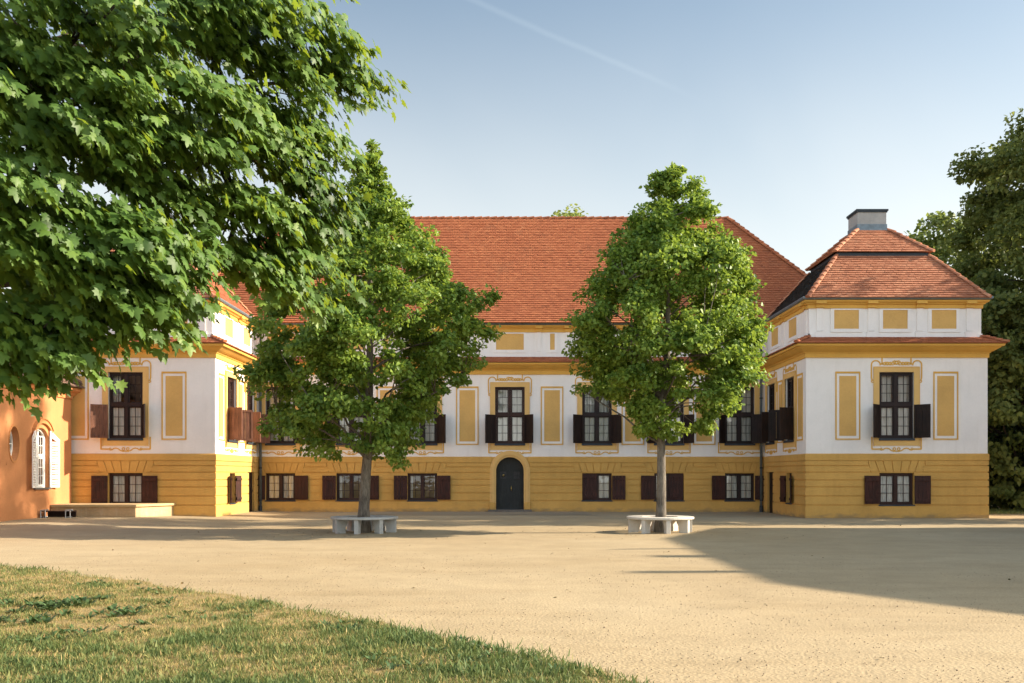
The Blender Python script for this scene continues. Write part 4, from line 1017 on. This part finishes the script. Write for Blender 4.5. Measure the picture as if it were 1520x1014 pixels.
# clipped dark hedge below them
rng = np.random.default_rng(41)
nl = 26000; P = np.stack([rng.uniform(17.9, 40, nl), rng.uniform(45.2, 46.6, nl), rng.uniform(0, 1, nl)**.8*3.4], 1); P[:, 2] *= 1+.12*np.sin(P[:, 0]*1.7)+.06*np.sin(P[:, 0]*4.1)
hz = leaf_cloud('hedge', P, rng.normal(0, 1, (nl, 3)), unit(rng.normal(0, .6, (nl, 3))+np.array([0, -.5, .6])), rng.uniform(.12, .2, nl), rng.normal(.4, .25, nl), M['hedge_leaf'], None, LINDEN)
tag(hz, 'dark green hedge on the ground right of the palace corner under the trees', 'hedge')
mb = MB(); mb.quad((17.8, 40.3, .008), (60, 40.3, .008), (60, 60, .008), (17.8, 60, .008)); struct(mb.build('grass_verge', M['soil'], recalc=False))
nl = 9000; P = np.stack([rng.uniform(17.8, 30, nl), rng.uniform(40.3, 45.5, nl), np.full(nl, .008)], 1)
struct(leaf_cloud('verge_grass', P, rng.normal(0, .4, (nl, 3))+np.array([0, 0, 1]), rng.normal(0, 1, (nl, 3)), rng.uniform(.06, .14, nl), rng.normal(.7, .15, nl), M['grass'], None, BLADE), 'stuff', 'strip of short grass in front of the dark hedge', 'grass')

# ---- the big maple at the left
rng = np.random.default_rng(77); random.seed(77)
MX, MY = -9.2, 10.6
maple = thing('maple_tree', 'huge maple whose dark lobed leaves hang over the upper left of the court', 'tree', (MX, MY, 0))
def P3(px, py, D): return np.array([(px-760)/FPX*D, D, EYE+(HOR-py)/FPX*D])
boughs = [  # px, py, distance, radius along x (m), y, z, leaves
 (40, 40, 11.2, 1.15, 1.1, .8, 620), (170, 20, 10.6, 1.1, 1.0, .75, 640), (300, 30, 10.4, 1.0, .9, .7, 620), (410, 40, 10.2, .8, .8, .7, 560), (468, 70, 9.9, .42, .6, .55, 300),
 (520, 112, 9.6, .34, .4, .26, 170), (70, 140, 10.6, 1.1, 1.0, .7, 560), (210, 140, 10.0, 1.1, .9, .65, 640), (340, 140, 9.8, .95, .8, .65, 600), (438, 160, 9.7, .62, .7, .5, 380),
 (60, 300, 9.8, .9, .9, .55, 480), (190, 255, 9.6, .85, .8, .55, 480), (310, 240, 9.5, .9, .8, .55, 520), (430, 250, 9.4, .6, .6, .5, 400), (482, 330, 9.3, .27, .4, .4, 160), (130, 345, 9.4, .8, .8, .5, 470),
 (250, 335, 9.5, .5, .6, .26, 220), (390, 330, 9.3, .6, .6, .38, 330), (455, 395, 9.1, .38, .5, .36, 240), (400, 425, 9.1, .30, .4, .16, 110), (345, 412, 9.2, .24, .35, .17, 90),
 (60, 420, 9.3, 1.0, .9, .5, 580), (170, 420, 9.2, .6, .7, .4, 380), (205, 445, 9.0, .22, .4, .32, 150), (120, 490, 9.1, .62, .6, .26, 280), (40, 510, 9.0, .55, .5, .34, 280), (80, 555, 8.9, .26, .35, .18, 90), (205, 490, 8.9, .13, .2, .12, 26),
 (345, 385, 9.2, .42, .5, .24, 220), (430, 440, 9.0, .36, .4, .2, 190), (470, 235, 9.5, .35, .5, .45, 220), (100, 210, 9.8, .8, .8, .4, 320),
 (490, 440, 9.0, .14, .2, .16, 40), (-60, 200, 10, 1.0, 1.2, 1.2, 480), (-80, 420, 9.5, .9, 1.0, .9, 380), (-40, 545, 9.2, .6, .6, .4, 200)]
Cs = []; rows = []
for px, py, D, rx, ry, rz, nl in boughs:
    px -= 22*(px > 360)+10*(px > 430); py -= 34*(py > 370)+12*(py <= 370); D2 = 8.7+2.7*min(1, max(0, (px-150)/370)); k = D2/D; c = P3(px, py, D2); Cs.append(c); rows.append((c, (rx*k*.9, ry*.8, rz*k*.9), int(nl*1.25)))
# unseen rest of the crown, also spread toward the viewer to block skylight
nf = 0
while nf < 78:
    w = random.uniform(0, 2*math.pi); zz = random.uniform(4.6, 14.0); q = random.uniform(.3, 1)**.6
    rr = 6.4*math.sqrt(max(.05, 1-((zz-8.2)/7)**2))*q
    c = np.array([MX+rr*math.cos(w), MY-1.0+1.15*rr*math.sin(w), zz]); nf += 1
    if c[1] < 1.5 or c[0] > -4.6: continue
    seen_u = (c[0]+1.5)/max(1.5, c[1]-1.0)*FPX+760; seen_v = HOR-(c[2]-1.1-EYE)/max(1.5, c[1]+1.0)*FPX
    if seen_u > -5 and seen_v > -5 and c[1] < 13.5: continue
    rows.append((c, (1.35, 1.35, .9), 430)); Cs.append(c)
# a second, deeper layer closes the crown behind the nearest boughs
for px, py, D, rx, ry, rz, nl in boughs[:24]:
    if px > 330 or (230 < px < 400 and py > 300) or (px < 150 and 150 < py < 360): continue
    c = P3(px-10+random.uniform(-25, 25), py-25+random.uniform(-20, 20), 8.7+2.7*max(0, (px-150)/370)+1.5); rows.append((c, (rx*1.0, ry, rz*.8), int(nl*.55))); Cs.append(c)
A_P = []; A_T = []; A_N = []; A_S = []; A_C = []
for c, rad_, nl in rows:
    # leaves grow in sprays: twig tips inside the bough, each with a fan of hanging leaves
    nl = int(nl*1.6); nt_ = max(3, nl//14) 
    np_ = max(2, nl//135); gp = rdir(np_)*(rng.random(np_)**.35)[:, None]; pc = c+gp*np.array(rad_)*.95; pi_ = rng.integers(0, np_, nt_)     # leafy tiers inside the bough
    g = rdir(nt_)*(rng.random(nt_)**.5)[:, None]*np.array([.36, .36, .10]); tw = pc[pi_]+g; tw[:, 2] -= .45*(g[:, 0]*.8-g[:, 1]*.3)
    tw0 = unit(np.stack([tw[:, 0]-MX, (tw[:, 1]-MY)*.8-1.0, np.zeros(nt_)], 1))
    sd = unit(tw0*.85+np.array([.25, -.1, -.55])+rng.normal(0, .25, (nt_, 3)))                       # twig direction: outward and drooping
    sn = unit(np.cross(np.cross(sd, np.array([0, 0, 1.0])), sd)+np.array([.42, -.06, .05])+rng.normal(0, .16, (nt_, 3)))   # upper side of the spray
    sv = np.cross(sd, sn); ci = rng.integers(0, nt_, nl); tt_ = rng.uniform(-.05, .52, nl); lat = rng.normal(0, .085, nl)
    p = tw[ci]+sd[ci]*tt_[:, None]+sv[ci]*lat[:, None]+sn[ci]*rng.normal(0, .03, nl)[:, None]; p[:, 2] -= .25*np.maximum(0, tt_)**2
    nr_ = unit(sn[ci]+rng.normal(0, .27, (nl, 3))); tp_ = unit(sd[ci]*.55+np.array([0, 0, -.7])+sv[ci]*(lat*3.0)[:, None]+rng.normal(0, .22, (nl, 3)))
    A_P.append(p); A_T.append(tp_); A_N.append(nr_); A_S.append(rng.uniform(.065, .135, nl)*np.where(rng.random(nl) < .15, .75, 1)); A_C.append(np.full(nl, rng.normal(.5, .1))+rng.normal(0, .17, nl))
leaf_cloud('crown', np.concatenate(A_P), np.concatenate(A_T), np.concatenate(A_N), np.concatenate(A_S), np.concatenate(A_C), M['maple_leaf'], maple, MAPLE)
tr = MB(); tpts = [Vector((MX+.1*math.sin(k), MY+.08*math.cos(k*1.7), -.1+k*.9)) for k in range(13)]
tr.tube(tpts, [.42*(1+.4*math.exp(-k*1.2))*(1-k/13)**.7+.03 for k in range(13)], 14)
main_limbs = []
for (px, py, D, z_a, r_) in ((300, 60, 10.3, 4.4, .13), (330, 240, 9.7, 3.6, .12), (170, 225, 10.2, 3.4, .12), (430, 380, 9.3, 3.3, .08), (150, 400, 9.5, 2.9, .10), (440, 120, 9.9, 4.8, .09), (60, 480, 9.2, 2.6, .08), (40, 120, 10.8, 5.2, .12)):
    a = Vector((MX, MY, z_a)); b = Vector(tuple(P3(px, py, D))); b = Vector(tuple(P3(px, py, 8.7+2.7*max(0, (px-150)/370)+.5))); main_limbs.append(limb(tr, a, b, r_, .02, .12, 12, 8))
mp = np.array([tuple(p) for P_ in main_limbs for p in P_[3:]])
for c in Cs:
    k = np.argmin(((mp-c)**2).sum(1)); q = mp[k] if ((mp[k]-c)**2).sum() < 9 else np.array([MX, MY, max(3.0, c[2]-2.0)])
    P_ = limb(tr, q, c, .035, .012, .15, 7, 5)
    for j in range(4):
        e_ = Vector(tuple(c))+Vector((random.uniform(-.5, .3), random.uniform(-.5, .3), random.uniform(-.3, .2))); limb(tr, P_[3+j], e_, .012, .004, .15, 4, 4)
tr.build('trunk', M['bark_dark'], maple, smooth=True, recalc=False)

# ==================================================================== LAWN
edge_px = [(-500, 800), (-200, 818), (0, 839), (120, 852), (260, 872), (400, 893), (500, 913), (580, 929), (640, 940), (740, 962), (840, 985), (900, 1002), (945, 1016), (1010, 1045), (1060, 1085)]
edge = [((px-760)/FPX*(EYE*FPX/(py-HOR)), EYE*FPX/(py-HOR)) for px, py in edge_px]
ex = np.array([e_[0] for e_ in edge]); ey = np.array([e_[1] for e_ in edge])
def lawn_far(x): return np.interp(x, ex, ey)
mb = MB()
xsL = np.linspace(-24, ex[-1], 210)
for i, x in enumerate(xsL):
    far = float(lawn_far(x))+.10*math.sin(x*3.1)+.06*math.sin(x*7.7)+random.uniform(-.16, .02)
    for j in range(12):
        y = 2.0+(far-2.0)*j/11; mb.v.append((x, y, .024 if j < 11 else .012))
for i in range(len(xsL)-1):
    for j in range(11): mb.f.append((i*12+j, (i+1)*12+j, (i+1)*12+j+1, i*12+j+1))
struct(mb.build('lawn', M['soil'], smooth=True, recalc=False))
rng = np.random.default_rng(5)
def vnoise(x, y, s, seed):
    r_ = np.random.default_rng(seed).random((64, 64)); X = (x*s) % 64; Y = (y*s) % 64; i = X.astype(int); j = Y.astype(int); fx = X-i; fy = Y-j; fx = fx*fx*(3-2*fx); fy = fy*fy*(3-2*fy)
    g_ = lambda a, b: r_[a % 64, b % 64]
    return (g_(i, j)*(1-fx)+g_(i+1, j)*fx)*(1-fy)+(g_(i, j+1)*(1-fx)+g_(i+1, j+1)*fx)*fy
def lush(x, y):
    """green cover 0..1: worn and dry towards the far edge, thick near the camera"""
    far = lawn_far(x); t = np.clip((far-y)/3.2, 0, 1)
    base = .50+.32*np.clip((10.9-y+.35*(x+3))/3.2, 0, 1)-.34*np.exp(-((y-12.0-.25*(x+6))/1.3)**2)*(x < -2.2)
    nz = .42*vnoise(x+50, y+50, 1.0, 3)+.3*vnoise(x+50, y+50, 2.9, 4)+.28*vnoise(x+50, y+50, 6.5, 8)
    return np.clip(base+(nz-.5)*1.7+.22*(t < .12), 0, 1)
n_ = 620000
x = rng.uniform(-11.5, 1.7, n_); y = 6.6+(18.2-6.6)*rng.random(n_)**1.5
far = lawn_far(x)+.10*np.sin(x*3.1)+.06*np.sin(x*7.7)
keep = (y < far+rng.normal(0, .16, n_)-.02) & (np.abs(x) < y*.58+.4)
lu = lush(x, y); keep &= rng.random(n_) < (.50+.6*lu)*np.clip(11/y, .5, 1)*1.0
edgefade = np.clip((far-y)/1.0, 0, 1); keep &= rng.random(n_) < .12+.88*edgefade*(.5+vnoise(x+50, y+50, 4.5, 12))
x, y, lu = x[keep], y[keep], lu[keep]; k_ = len(x)
P = np.stack([x, y, np.full(k_, .02)], 1)
hgt = (.016+.033*lu)*rng.uniform(.6, 1.5, k_)*np.where(rng.random(k_) < .04, 1.7, 1)
leaf_g = leaf_cloud('grass', P, rng.normal(0, .45, (k_, 3))*np.array([1, 1, 0])+np.array([0, 0, 1.0]), rng.normal(0, 1, (k_, 3))*np.array([1, 1, .1]), hgt*1.15, np.clip(.02+lu*.98+rng.normal(0, .24, k_), 0, 1), M['grass'], None, BLADE)
struct(leaf_g, 'stuff', 'patchy lawn of green and dry yellow grass in the lower left corner', 'grass')
# broad-leaved weeds in the worn part
W_P = []; W_T = []; W_N = []; W_S = []; W_C = []
spots = []
for px, py, s_, c_ in ((75, 905, 1.5, 9), (120, 900, 1.4, 9), (40, 925, 1.3, 7), (160, 915, 1.2, 6), (60, 955, 1.0, 5), (120, 945, .9, 4), (240, 880, .9, 3), (150, 870, .9, 3), (310, 915, .9, 3), (230, 900, .8, 3), (185, 940, .9, 3), (410, 898, .8, 3), (345, 920, .8, 2), (500, 935, 1.0, 4), (560, 930, .9, 2), (600, 925, .8, 2), (640, 945, .8, 2), (745, 963, 1.0, 4), (700, 955, .8, 3), (720, 990, 1.0, 3), (600, 985, 1.1, 3), (790, 1000, .9, 2), (270, 960, .8, 2), (20, 900, 1.2, 4), (365, 905, .7, 2), (245, 868, .8, 2), (410, 880, .6, 1)):
    D = EYE*FPX/(py-HOR); cx = (px-760)/FPX*D
    for j in range(int(c_*2.2)+1): spots.append((cx+random.gauss(0, .17), D+random.gauss(0, .26), s_*1.1))
for cx, cy, s_ in spots:
    if cy > float(lawn_far(cx))-.12: continue
    m_ = random.randint(9, 15); a_ = rng.uniform(0, 2*np.pi, m_)
    W_P.append(np.stack([cx+.015*np.cos(a_), cy+.015*np.sin(a_), np.full(m_, .022)], 1)); el_ = rng.uniform(.25, 1.1, m_)
    W_T.append(np.stack([np.cos(a_), np.sin(a_), el_], 1)); W_N.append(np.stack([-np.cos(a_)*el_, -np.sin(a_)*el_, np.ones(m_)], 1)); W_S.append(rng.uniform(.05, .105, m_)*s_*.85); W_C.append(rng.normal(.5, .25, m_))
WEED = ([(-.05, 0, 0), (.05, 0, 0), (.17, .45, .05), (.12, .8, .0), (0, 1, -.08), (-.12, .8, 0), (-.17, .45, .05)], [(0, 1, 2, 6), (6, 2, 3, 5), (5, 3, 4)])
wd = leaf_cloud('weeds', np.concatenate(W_P), np.concatenate(W_T), np.concatenate(W_N), np.concatenate(W_S), np.concatenate(W_C), M['weed'], None, WEED)
struct(wd, 'stuff', 'dark green broad leaved weeds scattered over the dry part of the lawn', 'weeds')
# loose pebbles on the near court
n_ = 9000; x = rng.uniform(-8, 9, n_); y = 7.4+13*rng.random(n_)**1.6; keep = y > lawn_far(np.clip(x, ex[0], ex[-1]))-.3; keep |= x > ex[-1]; x, y = x[keep], y[keep]; k_ = len(x)
OCT = ([(1, 0, 0), (-1, 0, 0), (0, 1, 0), (0, -1, 0), (0, 0, .7), (0, 0, -.7)], [(0, 2, 4), (2, 1, 4), (1, 3, 4), (3, 0, 4), (2, 0, 5), (1, 2, 5), (3, 1, 5), (0, 3, 5)])
pb = leaf_cloud('gravel', np.stack([x, y, np.full(k_, .004)], 1), rdir(k_)*np.array([1, 1, .2]), rdir(k_)+np.array([0, 0, 1.5]), rng.uniform(.003, .009, k_)*np.where(rng.random(k_) < .02, 1.8, 1), rng.random(k_), M['pebble'], None, OCT)
struct(pb, 'stuff', 'loose small pebbles lying on the sandy court', 'gravel')

n_ = 420; x = np.concatenate([rng.uniform(-12, 14, 220), rng.normal(-4.5, 2.2, 100), rng.normal(3.8, 2.2, 100)]); y = np.concatenate([8+30*rng.random(220)**1.3, rng.normal(27.5, 1.6, 100), rng.normal(27.5, 1.6, 100)])
keep = (y > lawn_far(np.clip(x, ex[0], ex[-1]))) | (x > ex[-1]); keep &= y < 36; x, y = x[keep], y[keep]; k_ = len(x)
M['litter'] = leaf_mat('dry_leaf', [(0, (.09, .05, .025)), (1, (.22, .14, .06))], .1)
lt = leaf_cloud('leaf_litter', np.stack([x, y, np.array([gz(a, b)+.012 for a, b in zip(x, y)])], 1), rdir(k_)*np.array([1, 1, .15]), rng.normal(0, .25, (k_, 3))+np.array([0, 0, 1]), rng.uniform(.02, .055, k_), rng.random(k_), M['litter'], None, LINDEN)
struct(lt, 'stuff', 'a few dry leaves and bits of litter lying on the gravel', 'leaf litter')
# ==================================================================== HOUSE OUTSIDE THE FRAME (casts the shadow on the right)
nb = thing('neighbour_house', 'plain hipped house right of the court whose shadow falls across the gravel', 'house', (26, 21, 0))
tanE = math.tan(SUN_EL); RX = 26.5; RH = (RX-3.7)*math.cos(SUN_AZ)*tanE; dyy = (RX-3.7)*math.tan(SUN_AZ)
ya, yb = 14.9+dyy, 24.9+dyy; bI = 4.6; rz_e = RH-3.4
mb = MB(); wp = [(RX-bI+.3, yb+bI-.3), (RX-bI+.3, ya-bI+.3), (RX+bI-.3, ya-bI+.3), (RX+bI-.3, yb+bI-.3)]
mb.f = []
for i in range(4):
    F = face_ab(wp[i], wp[(i+1) % 4]); hs = [(u-.55, u+.55, 1.0, 2.9) for u in np.arange(1.8, F.len-1, 2.6)]; wall_skin(mb, F, 0, F.len, -.1, rz_e, hs)
    for u in np.arange(1.8, F.len-1, 2.6):
        w_ = MB(); leaf_grid(w_, F, u-.55, u-.0, 1.0, 2.9, -.15, 2, 4, .06, .025); leaf_grid(w_, F, u, u+.55, 1.0, 2.9, -.15, 2, 4, .06, .025); wo = w_.build('window', M['whitewood'], nb)
        g = MB(); g.quad(F.p(u-.55, 1.0, -.16), F.p(u+.55, 1.0, -.16), F.p(u+.55, 2.9, -.16), F.p(u-.55, 2.9, -.16)); g.build('pane', M['glass'], wo, recalc=False)
mb.build('wall', M['orange'], nb, recalc=False)
e = [(RX-bI, ya-bI, rz_e), (RX+bI, ya-bI, rz_e), (RX+bI, yb+bI, rz_e), (RX-bI, yb+bI, rz_e)]; t = [(RX-.02, ya, RH), (RX+.02, ya, RH), (RX+.02, yb, RH), (RX-.02, yb, RH)]
build_tiles([tile_slope(e[i], e[(i+1) % 4], t[i], t[(i+1) % 4], None, None, tw=.25, course=.25) for i in range(4)], M['tile_brown'], nb, 'roof')
for y_, h_, w_ in ((21.5+dyy, .78, .16), (16.45+dyy, .85, .35), (19.6+dyy, .4, .5)):
    c = MB(); Fc_ = Face((RX-w_/2, y_-w_/2, 0), (1, 0, 0), (0, -1, 0)); c.box(Fc_, 0, w_, RH-1, RH+h_, -w_, 0); c.build('chimney', M['render'], nb)

# ==================================================================== LIGHT, SKY, CAMERA
w = bpy.data.worlds.new('World'); scene.world = w; w.use_nodes = True; nt = w.node_tree; nt.nodes.clear()
out = nt.nodes.new('ShaderNodeOutputWorld'); bg = nt.nodes.new('ShaderNodeBackground')
sky = nt.nodes.new('ShaderNodeTexSky'); sky.sky_type = 'NISHITA'; sky.sun_disc = False
sky.sun_elevation = SUN_EL; sky.sun_rotation = R(90)-SUN_AZ; sky.altitude = 100; sky.air_density = 1.0; sky.dust_density = 2.2; sky.ozone_density = .45
# a faint contrail and thin high cloud belong to the sky itself
tc = N(nt, 'ShaderNodeTexCoord')
def vdir(px, py): return Vector(((px-760)/FPX, 1, (HOR-py)/FPX)).normalized()
d1, d2 = vdir(700, 0), vdir(1050, 152); cn = d1.cross(d2).normalized(); cm = vdir(860, 70); al = (d2-d1).normalized()
dot = N(nt, 'ShaderNodeVectorMath', operation='DOT_PRODUCT'); L(nt, tc.outputs['Generated'], dot.inputs[0]); dot.inputs[1].default_value = cn
nz = noise(nt, tc.outputs['Generated'], 26, 4, .6)
sub = N(nt, 'ShaderNodeMath', operation='MULTIPLY_ADD'); L(nt, nz, sub.inputs[0]); sub.inputs[1].default_value = .004; sub.inputs[2].default_value = -.002
ad = N(nt, 'ShaderNodeMath', operation='ADD'); L(nt, dot.outputs['Value'], ad.inputs[0]); L(nt, sub.outputs[0], ad.inputs[1])
ab = N(nt, 'ShaderNodeMath', operation='ABSOLUTE'); L(nt, ad.outputs[0], ab.inputs[0])
mr = N(nt, 'ShaderNodeMapRange', interpolation_type='SMOOTHSTEP'); L(nt, ab.outputs[0], mr.inputs[0]); mr.inputs[1].default_value = 0; mr.inputs[2].default_value = 0.0042; mr.inputs[3].default_value = 1; mr.inputs[4].default_value = 0
da = N(nt, 'ShaderNodeVectorMath', operation='DOT_PRODUCT'); L(nt, tc.outputs['Generated'], da.inputs[0]); da.inputs[1].default_value = al
ms = da.outputs['Value']; c1 = d1.dot(al); c2 = d2.dot(al)
mr2 = N(nt, 'ShaderNodeMapRange', interpolation_type='SMOOTHSTEP'); L(nt, ms, mr2.inputs[0]); mr2.inputs[1].default_value = c2+.01; mr2.inputs[2].default_value = c2-.10; mr2.inputs[3].default_value = 0; mr2.inputs[4].default_value = 1
dy_ = N(nt, 'ShaderNodeSeparateXYZ'); L(nt, tc.outputs['Generated'], dy_.inputs[0])
gt = N(nt, 'ShaderNodeMath', operation='GREATER_THAN'); L(nt, dy_.outputs[1], gt.inputs[0]); gt.inputs[1].default_value = 0
f1 = N(nt, 'ShaderNodeMath', operation='MULTIPLY'); L(nt, mr.outputs[0], f1.inputs[0]); L(nt, mr2.outputs[0], f1.inputs[1])
f2 = N(nt, 'ShaderNodeMath', operation='MULTIPLY'); L(nt, f1.outputs[0], f2.inputs[0]); L(nt, gt.outputs[0], f2.inputs[1])
f3 = N(nt, 'ShaderNodeMath', operation='MULTIPLY'); L(nt, f2.outputs[0], f3.inputs[0]); f3.inputs[1].default_value = .038
# high haze: whiter towards the horizon
hz_ = N(nt, 'ShaderNodeMapRange', interpolation_type='SMOOTHSTEP'); L(nt, dy_.outputs[2], hz_.inputs[0]); hz_.inputs[1].default_value = -.02; hz_.inputs[2].default_value = .52; hz_.inputs[3].default_value = .85; hz_.inputs[4].default_value = .02
nh = noise(nt, tc.outputs['Generated'], 2.4, 4, .5, .6)
hm = N(nt, 'ShaderNodeMath', operation='MULTIPLY_ADD'); L(nt, nh, hm.inputs[0]); hm.inputs[1].default_value = .9; hm.inputs[2].default_value = .55
hf = N(nt, 'ShaderNodeMath', operation='MULTIPLY', use_clamp=True); L(nt, hz_.outputs[0], hf.inputs[0]); L(nt, hm.outputs[0], hf.inputs[1])
HAZE = (7.75, 6.95, 6.65)
c_ = mix(nt, hf.outputs[0], sky.outputs[0], HAZE); c_ = mix(nt, f3.outputs[0], c_, (9, 9.2, 9.6))
# added fill light: sky brightened behind the viewer, dimmed in front
sky_fill = N(nt, 'ShaderNodeMapRange', interpolation_type='SMOOTHSTEP'); L(nt, dy_.outputs[1], sky_fill.inputs[0]); sky_fill.inputs[1].default_value = -.3; sky_fill.inputs[2].default_value = .75; sky_fill.inputs[3].default_value = 1.5; sky_fill.inputs[4].default_value = .74
c_ = mix(nt, 1, c_, (.955, 1.035, .995), 'MULTIPLY')
vm = N(nt, 'ShaderNodeVectorMath', operation='SCALE'); L(nt, c_, vm.inputs[0]); L(nt, sky_fill.outputs[0], vm.inputs['Scale']); c_ = vm.outputs[0]
L(nt, c_, bg.inputs['Color']); bg.inputs['Strength'].default_value = .1
L(nt, bg.outputs[0], out.inputs['Surface'])

sl = bpy.data.lights.new('sun', 'SUN'); sl.energy = 5.0; sl.angle = R(.53); sl.color = (1.0, .86, .68)
so = bpy.data.objects.new('sun', sl); COL.objects.link(so); so.rotation_euler = (-SUN_DIR).to_track_quat('-Z', 'Y').to_euler(); so.location = (40, 0, 40)
cam = bpy.data.cameras.new('camera'); cam.lens = 35; cam.sensor_width = 36; cam.shift_y = (HOR-507)/1520; cam.clip_end = 2000; cam.clip_start = .1
co = bpy.data.objects.new('camera', cam); COL.objects.link(co); co.location = (0, 0, EYE); co.rotation_euler = (R(90), 0, 0); scene.camera = co
vs = scene.view_settings; vs.view_transform = 'Standard'; vs.look = 'None'; vs.exposure = 1.31; vs.gamma = 1; vs.use_curve_mapping = False
scene.render.engine = 'CYCLES'
scene.cycles.max_bounces = 8; scene.cycles.transparent_max_bounces = 12; scene.cycles.use_denoising = True
